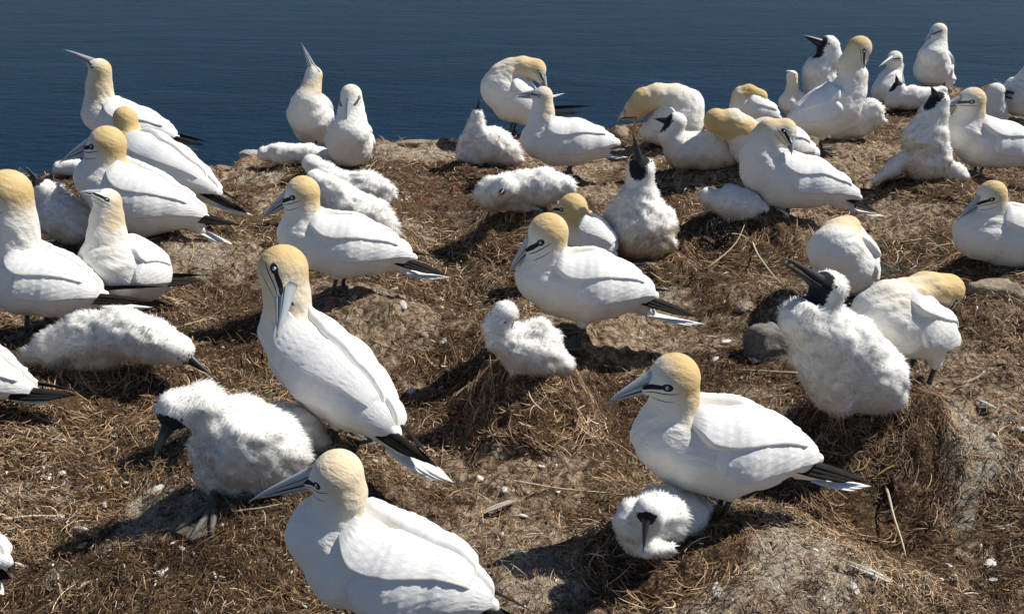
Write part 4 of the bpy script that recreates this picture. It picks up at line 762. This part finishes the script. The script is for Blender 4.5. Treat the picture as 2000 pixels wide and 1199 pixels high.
# loose feathers and tufts of down
MW = mat_plain('loose_feather', (.60, .57, .52), .9, .1, .12, 60, .1); MGf = mat_plain('grey_feather', (.24, .21, .18), .85, .1, .3, 60, .1)
def tuft(seed, n=110):
    r = np.random.default_rng(seed); V = []; F = []; T = []
    for i in range(n):
        a = r.uniform(0, 6.28); e = abs(r.normal(0, .5)); l = r.uniform(.008, .0155); d = np.array((math.cos(a)*math.cos(e), math.sin(a)*math.cos(e), math.sin(e)*.7)); s = unit(np.cross(d, r.normal(0, 1, 3)))*.0006
        b = len(V); bend = r.normal(0, .3, 3)*l*.5; V += [d*.001-s, d*.001+s, d*l*.6+s*1.2+bend*.4, d*l*.6-s*1.2+bend*.4, d*l+bend+np.array((0, 0, -.003))]; F.append((b, b+1, b+2, b+3)); T.append((b+3, b+2, b+4))
    v, f = sphere(np.zeros(3), .0095, None, .6, 8, 12); v = v*(1+.35*vnoise(v[:, 0]*260+seed*7, v[:, 1]*260+v[:, 2]*200, seed))[:, None]*(1.25, .9, .8)+(0, 0, .003); b = len(V); return build_mesh('down_tuft', np.concatenate([np.array(V), v]), [np.concatenate([np.array(F), f+b]), np.array(T)], MW)
TF = [tuft(3), tuft(4), tuft(5)]
spots = [(1058, 880, 'white down tuft beside the thin stalk across the foreground'),
   (938, 902, "white down tuft right of the bowed gannet's tail"),
   (1092, 915, 'white down tuft up and left of the shaded small chick'),
   (1023, 968, 'white down tuft down and left of the thin stalk across the foreground'),
   (800, 716, 'white down tuft right of the bowed gannet'),
   (866, 690, 'white down tuft left of the bundled nest chick'),
   (1397, 692, "white down tuft down and right of the mid picture gannet's tail"),
   (1432, 775, 'white down tuft down and left of the dark grey rock'),
   (1490, 755, 'white down tuft below the dark grey rock'),
   (115, 898, 'white down tuft below the black wing end at the left edge'),
   (105, 973, 'white down tuft up and right of the black tipped tail at the left edge'),
   (160, 1052, 'white down tuft right of the black tipped tail at the left edge'),
   (318, 1130, "white down tuft down and left of the crouched chick's webbed foot"),
   (165, 1155, 'white down tuft right of the bottom left corner'),
   (195, 940, "white down tuft left of the crouched chick's webbed foot"),
   (30, 1075, 'white down tuft above the black tipped tail at the left edge'),
   (1725, 990, "white down tuft down and right of the right foreground gannet's tail"),
   (1672, 1035, "white down tuft below the right foreground gannet's tail"),
   (1868, 1036, 'white down tuft up and left of the bottom right corner'),
   (1880, 1068, 'white down tuft right of the whitened mound at lower right'),
   (1845, 1100, 'white down tuft down and right of the biggest chick'),
   (1820, 1092, 'white down tuft below the biggest chick'),
   (1950, 1045, 'white down tuft above the bottom right corner'),
   (1935, 880, "white down tuft right of the right foreground gannet's tail"),
   (1950, 1090, 'white down tuft below the preening right gannet'),
   (1560, 985, "white down tuft left of the right foreground gannet's tail"),
   (880, 1010, "white down tuft up and right of the nearest gannet's back"),
   (640, 1195, "white down tuft down and right of the nearest gannet's bill"),
   (1020, 1190, "white down tuft down and right of the nearest gannet's back"),
   (985, 930, 'white down tuft left of the thin stalk across the foreground'),
   (865, 668, 'white down tuft right of the pale straw mound under the left centre gannet'),
   (1250, 655, "white down tuft left of the mid picture gannet's tail"),
   (555, 990, "white down tuft right of the nearest gannet's bill"),
   (1660, 1195, 'white down tuft down and right of the whitened mound at lower right'),
   (790, 640, 'white down tuft up and right of the bowed gannet'),
   (770, 560, "white down tuft above the bowed gannet's tail"),
   (885, 480, 'white down tuft up and right of the pale straw mound under the left centre gannet'),
   (240, 905, 'white down tuft down and right of the black wing end at the left edge'),
   (470, 740, 'white down tuft above the crouched foreground chick'),
   (830, 860, "white down tuft up and left of the bowed gannet's tail"),
   (760, 740, 'white down tuft down and right of the pale straw mound under the left centre gannet'),
   (1130, 800, 'white down tuft above the thin stalk across the foreground'),
   (1395, 1195, 'white down tuft left of the whitened mound at lower right'),
   (1590, 1000, "white down tuft down and left of the right foreground gannet's tail"),
   (360, 1095, "white down tuft down and left of the nearest gannet's bill"),
   (1290, 900, 'white down tuft down and left of the right foreground gannet'),
   (60, 560, 'white down tuft beside the left edge gannet'),
   (12, 590, 'white down tuft down and left of the left edge gannet'),
   (1910, 830, 'white down tuft down and right of the preening right gannet'),
   (1985, 870, 'white down tuft right of the biggest chick'),
   (860, 560, 'white down tuft up and left of the bundled nest chick'),
   (1500, 575, 'white down tuft above the dark grey rock'),
   (1420, 655, 'white down tuft left of the dark grey rock'),
   (1475, 700, 'white down tuft left of the biggest chick'),
   (1700, 470, 'white down tuft up and right of the ball shaped gannet'),
   (930, 800, 'white down tuft down and left of the bundled nest chick')]
for i, (x, y, lab) in enumerate(spots):
    p = on_level(x, y, .03); o = obj('down_tuft', TF[i % 3]); o.location = (p[0], p[1], float(ground_full(p[0], p[1]))+.004); s = random.uniform(.5, 1.1); o.scale = (s*random.uniform(1., 1.9), s, s*.5); o.rotation_euler = (random.uniform(-.4, .4), random.uniform(-.4, .4), random.uniform(0, 6.28))
    tag(o, lab, 'down tuft', 'white down tufts scattered on the litter')
def loose_feather(x0, y0, x1, y1, w, label, mat, h=.03):
    a, b = on_level(x0, y0, h), on_level(x1, y1, h); a[2] = float(ground_full(a[0], a[1]))+.016; b[2] = float(ground_full(b[0], b[1]))+.016
    root = empty('loose_feather', a, label, 'feather', 'feathers lying on the litter'); obj('vane', feather_mesh('vane', a+(b-a)*.2, b, w, np.array((.1, -.2, 1.)), mat, a, .03, 12, .3), root)
    v, f, t = tube(np.array([a, a+(b-a)*.5+(0, 0, .006), b+(0, 0, .002)])-a, [.0014, .0011, .0004], 5); obj('quill', build_mesh('quill', v, [f, t], ST[1]), root)
for q in ((925,990,1010,942,.020,'grey brown feather lying right of the bowed gannet tail',1),(1630,1150,1735,1178,.022,'white curled feather at the bottom right of the foreground',0),(1890,815,1935,840,.018,'white feather near the right edge below the preening gannet',0),(536,990,562,975,.018,'small white feather in front of the nearest gannet breast',0),
    (1370,640,1400,655,.012,'small white feather below the mid picture gannet tail',0),(130,1000,170,1020,.014,'small pale feather in the lower left litter',0),(1060,1020,1010,1035,.016,'grey feather right of the nearest gannet back',1)):
    loose_feather(*q[:5], q[5], (MW, MGf)[q[6]])

# scraps of net and line worked into the nests
MO = mat_plain('orange_twine', (.26, .105, .06), .8, .1, .3, 90, .2); MGn = mat_plain('green_twine', (.10, .19, .17), .8, .1, .3, 90, .2); MSw = mat_plain('seaweed', (.012, .011, .009), .6, .3, .4, 90, .4)
def tangle(x, y, h, spread, n, r, mat, label, seed, name='twine_tangle', cat='twine', rise=0.):
    c = on_level(x, y, h); c[2] = float(ground_full(c[0], c[1])); B = Bag(); q = np.random.default_rng(seed)
    for i in range(n):
        p = c[:2]+q.normal(0, spread*.4, 2); a = q.uniform(0, 6.28); P = []; k = q.normal(0, 1)*1.2
        for j in range(12): P.append((p[0], p[1], float(ground_full(p[0], p[1]))+.016+.008*math.sin(j*1.1+i)+rise*j/11*(.4+.6*((i*7)%5)/5)-c[2])); p = p+np.array((math.cos(a), math.sin(a)))*spread*.16; a += k*.35+q.normal(0, .25)
        P = np.array(P); P[:, :2] -= c[:2]; v, f, t = tube(P, r, 5); B.add(v, f, t)
    o = obj(name, B.mesh(name, mat)); o.location = c; tag(o, label, cat)
tangle(1158,408,.1,.05,9,.0016,MO,'orange net twine curled up right of the sleeping chick',1); tangle(885,358,.06,.07,5,.0016,MO,'orange line loops left of the sleeping chick',2); tangle(930,775,.08,.05,9,.0012,MO,'red orange net scrap in the side of the bundled chick mound',3)
tangle(840,395,.05,.06,6,.0011,MO,'faint orange fibres on the litter in upper mid picture',4); tangle(1745,487,.05,.06,10,.001,MGn,'green net fibres lying above the preening gannet',5); tangle(1408,446,.09,.035,14,.0026,MSw,'black seaweed sprig standing up before the limp white chick',6,'seaweed_sprig','seaweed',.11)
